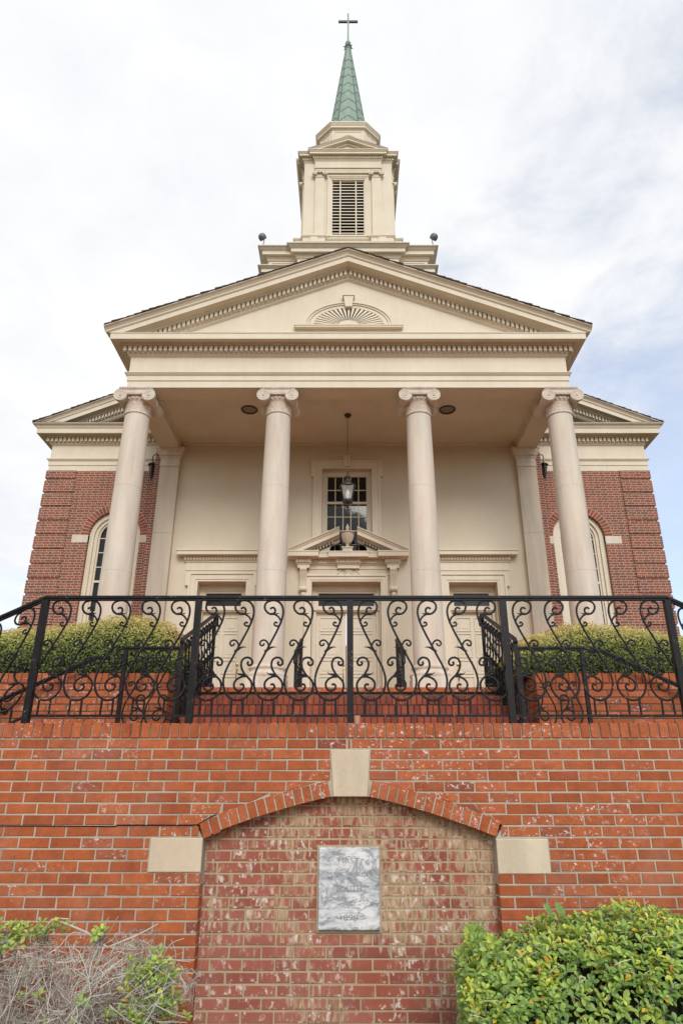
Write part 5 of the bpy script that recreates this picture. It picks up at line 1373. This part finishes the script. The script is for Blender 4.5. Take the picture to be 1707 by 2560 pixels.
# dying shrub on the left: a tangle of bare twigs with a few living sprays
ds = thing('shrub', 'half-dead shrub of tangled grey bare twigs with a few green sprays, lower left', 'shrub', (-1.45, 4.4, 0))
m = MB(); lf = MB(); rd = random.Random(33)
def top_l(x): return .90 - .10 * max(0, x + 1.45) + .025 * math.sin(x * 9)
def sprig(p, d, L, r, lev, tone):
    n = 4 if lev < 2 else 3; pts = [p.copy()]; dirs = []
    for k_ in range(n):
        d = (d + Vector((rd.gauss(0, .22), rd.gauss(0, .16), rd.gauss(0, .22) + .03))).normalized(); p = p + d * L / n
        lim = top_l(p.x) * (.80 + .20 * math.sqrt(min(1, max(.05, (-.84 - p.x) / .25)))) + (.05 if tone > .8 else 0)
        if p.z > lim: p.z = lim - rd.random() * .02
        if p.x > -.84: p.x = -.84 - rd.random() * .03
        p.y = min(p.y, 4.86)
        pts.append(p.copy()); dirs.append(d.copy())
    m.tube(pts, [r * (1 - .45 * i / n) for i in range(n + 1)], 5 if lev == 0 else 4, 0, min(1, max(0, rd.gauss(tone, .2))))
    if lev >= 3: return
    for j in range(rd.randint(3, 5) if lev < 2 else rd.randint(1, 3)):
        i = rd.randint(1, n); q = pts[i]; ax = dirs[i - 1].orthogonal().normalized(); ax = Matrix.Rotation(rd.uniform(0, 6.28), 3, dirs[i - 1]) @ ax
        nd = (dirs[i - 1] * rd.uniform(.55, 1.0) + ax * rd.uniform(.4, .9)).normalized()
        sprig(q, nd, L * rd.uniform(.38, .65), max(.0009, r * .62), lev + 1, tone)
for i in range(190):
    x = rd.uniform(-2.35, -.92); z = rd.uniform(.15, .72); y = 4.42 + rd.gauss(0, .13)
    sprig(Vector((x, y, z)), Vector((rd.gauss(.15, .7), rd.gauss(-.15, .35), rd.gauss(.75, .45))).normalized(), rd.uniform(.16, .34), rd.uniform(.0022, .0042), 0, rd.gauss(.60, .15))
for i in range(900):                                 # loose broken twigs caught in the tangle
    x = rd.uniform(-2.3, -.95); zt = top_l(x); z = zt - .04 - abs(rd.gauss(0, .26)); p = Vector((x, 4.30 + rd.gauss(0, .12), z))
    if z < .2: continue
    d = Vector((rd.gauss(.4, .7), rd.gauss(0, .3), rd.gauss(.4, .6))).normalized(); L_ = rd.uniform(.05, .2); b_ = Vector((rd.gauss(0, .012), 0, rd.gauss(0, .012)))
    if (p + d * L_).z > zt: continue
    m.tube([p, p + d * L_ * .5 + b_, p + d * L_], [.0015, .0013, .0009], 4, 0, min(1, max(0, rd.gauss(.68, .22))))
for pts, r0 in (([(-1.72, 4.5, .60), (-1.70, 4.45, .95), (-1.58, 4.45, .985)], .005), ([(-1.62, 4.45, .97), (-1.45, 4.42, .92), (-1.33, 4.4, .86), (-1.18, 4.4, .845)], .0058), ([(-1.33, 4.4, .855), (-1.16, 4.38, .92), (-1.05, 4.36, .975)], .0045), ([(-1.38, 4.42, .70), (-1.36, 4.4, .92), (-1.34, 4.4, 1.0)], .0032), ([(-1.43, 4.42, .75), (-1.30, 4.38, .97), (-1.28, 4.38, 1.01)], .003), ([(-1.05, 4.4, .70), (-.99, 4.38, .86), (-.90, 4.36, .905)], .0045), ([(-1.0, 4.4, .62), (-.94, 4.38, .80), (-.97, 4.36, .90)], .0035), ([(-1.75, 4.2, .40), (-1.70, 4.15, .70), (-1.64, 4.12, .86)], .0035)):
    q = smooth_path(pts, 4); m.tube(q, [r0 * (1 - .5 * i / len(q)) for i in range(len(q))], 6, 0, rd.uniform(.5, .8))
m.build('bare_twigs', TWIG, ds)
m2 = MB()
for (cx_0, cy_0, cz_0, sx_, sz_, n_) in ((-1.92, 4.3, .93, .16, .05, 60), (-1.70, 4.4, .96, .09, .025, 16), (-1.04, 4.3, .76, .08, .07, 62), (-1.0, 4.25, .66, .10, .06, 30), (-1.06, 4.1, .52, .07, .05, 26), (-1.37, 4.38, .93, .04, .02, 6), (-1.15, 4.25, .62, .08, .05, 16), (-.92, 4.3, .60, .05, .05, 10), (-1.55, 4.2, .62, .3, .12, 10)):
    hub = Vector((cx_0 - .03, cy_0 + .08, cz_0 - sz_ * 2 - .06))
    for _ in range(n_):
        t_ = Vector((cx_0 + rd.gauss(0, sz_ * .2 + sx_ * .55), cy_0 + rd.gauss(0, .07), cz_0 + rd.gauss(0, sz_ * .6)))
        m2.tube(smooth_path([hub + Vector((rd.gauss(0, .04), 0, 0)), (hub + t_) / 2 + Vector((rd.gauss(0, .02), 0, .01)), t_], 3), .0016, 4, 0, rd.uniform(.1, .6))
        rosette(lf, t_, Vector((rd.gauss(0, .5), -.45 + rd.gauss(0, .3), .9)), rd, rd.uniform(.028, .046), rd.randint(4, 7), .48 + rd.gauss(0, .1))
lf.build('leaves', LEAF, ds, False, False); m2.build('leafy_stems', TWIG, ds)

# ------------------------------------------------------------------ a house far behind on the right
hs = thing('house', 'distant house with a tan shingle roof peeking over the right hedge', 'house', (33.5, 62, 2.7))
m = MB(); m.box(29.5, 41, 60, 72, 2.6, 12.5); m.build('wall', CBRICK, hs)
m = MB(); m.py([(28.6, 12.6), (42, 12.6), (35.2, 16.8)], 59, 73); m.build('roof', ROOFT, hs)
m = MB()
for x in (31.5, 34.7, 38): frame(m, x, x + 1.3, 5, 7.4, .1, 59.9, 60.05, 0, 0, True); frame(m, x, x + 1.3, 9, 11.2, .1, 59.9, 60.05, 0, 0, True)
m.build('window_frame', CREAM, hs)
m = MB()
for x in (31.5, 34.7, 38): m.box(x, x + 1.3, 59.97, 60.02, 5, 7.4); m.box(x, x + 1.3, 59.97, 60.02, 9, 11.2)
m.build('pane', GLASS, hs)
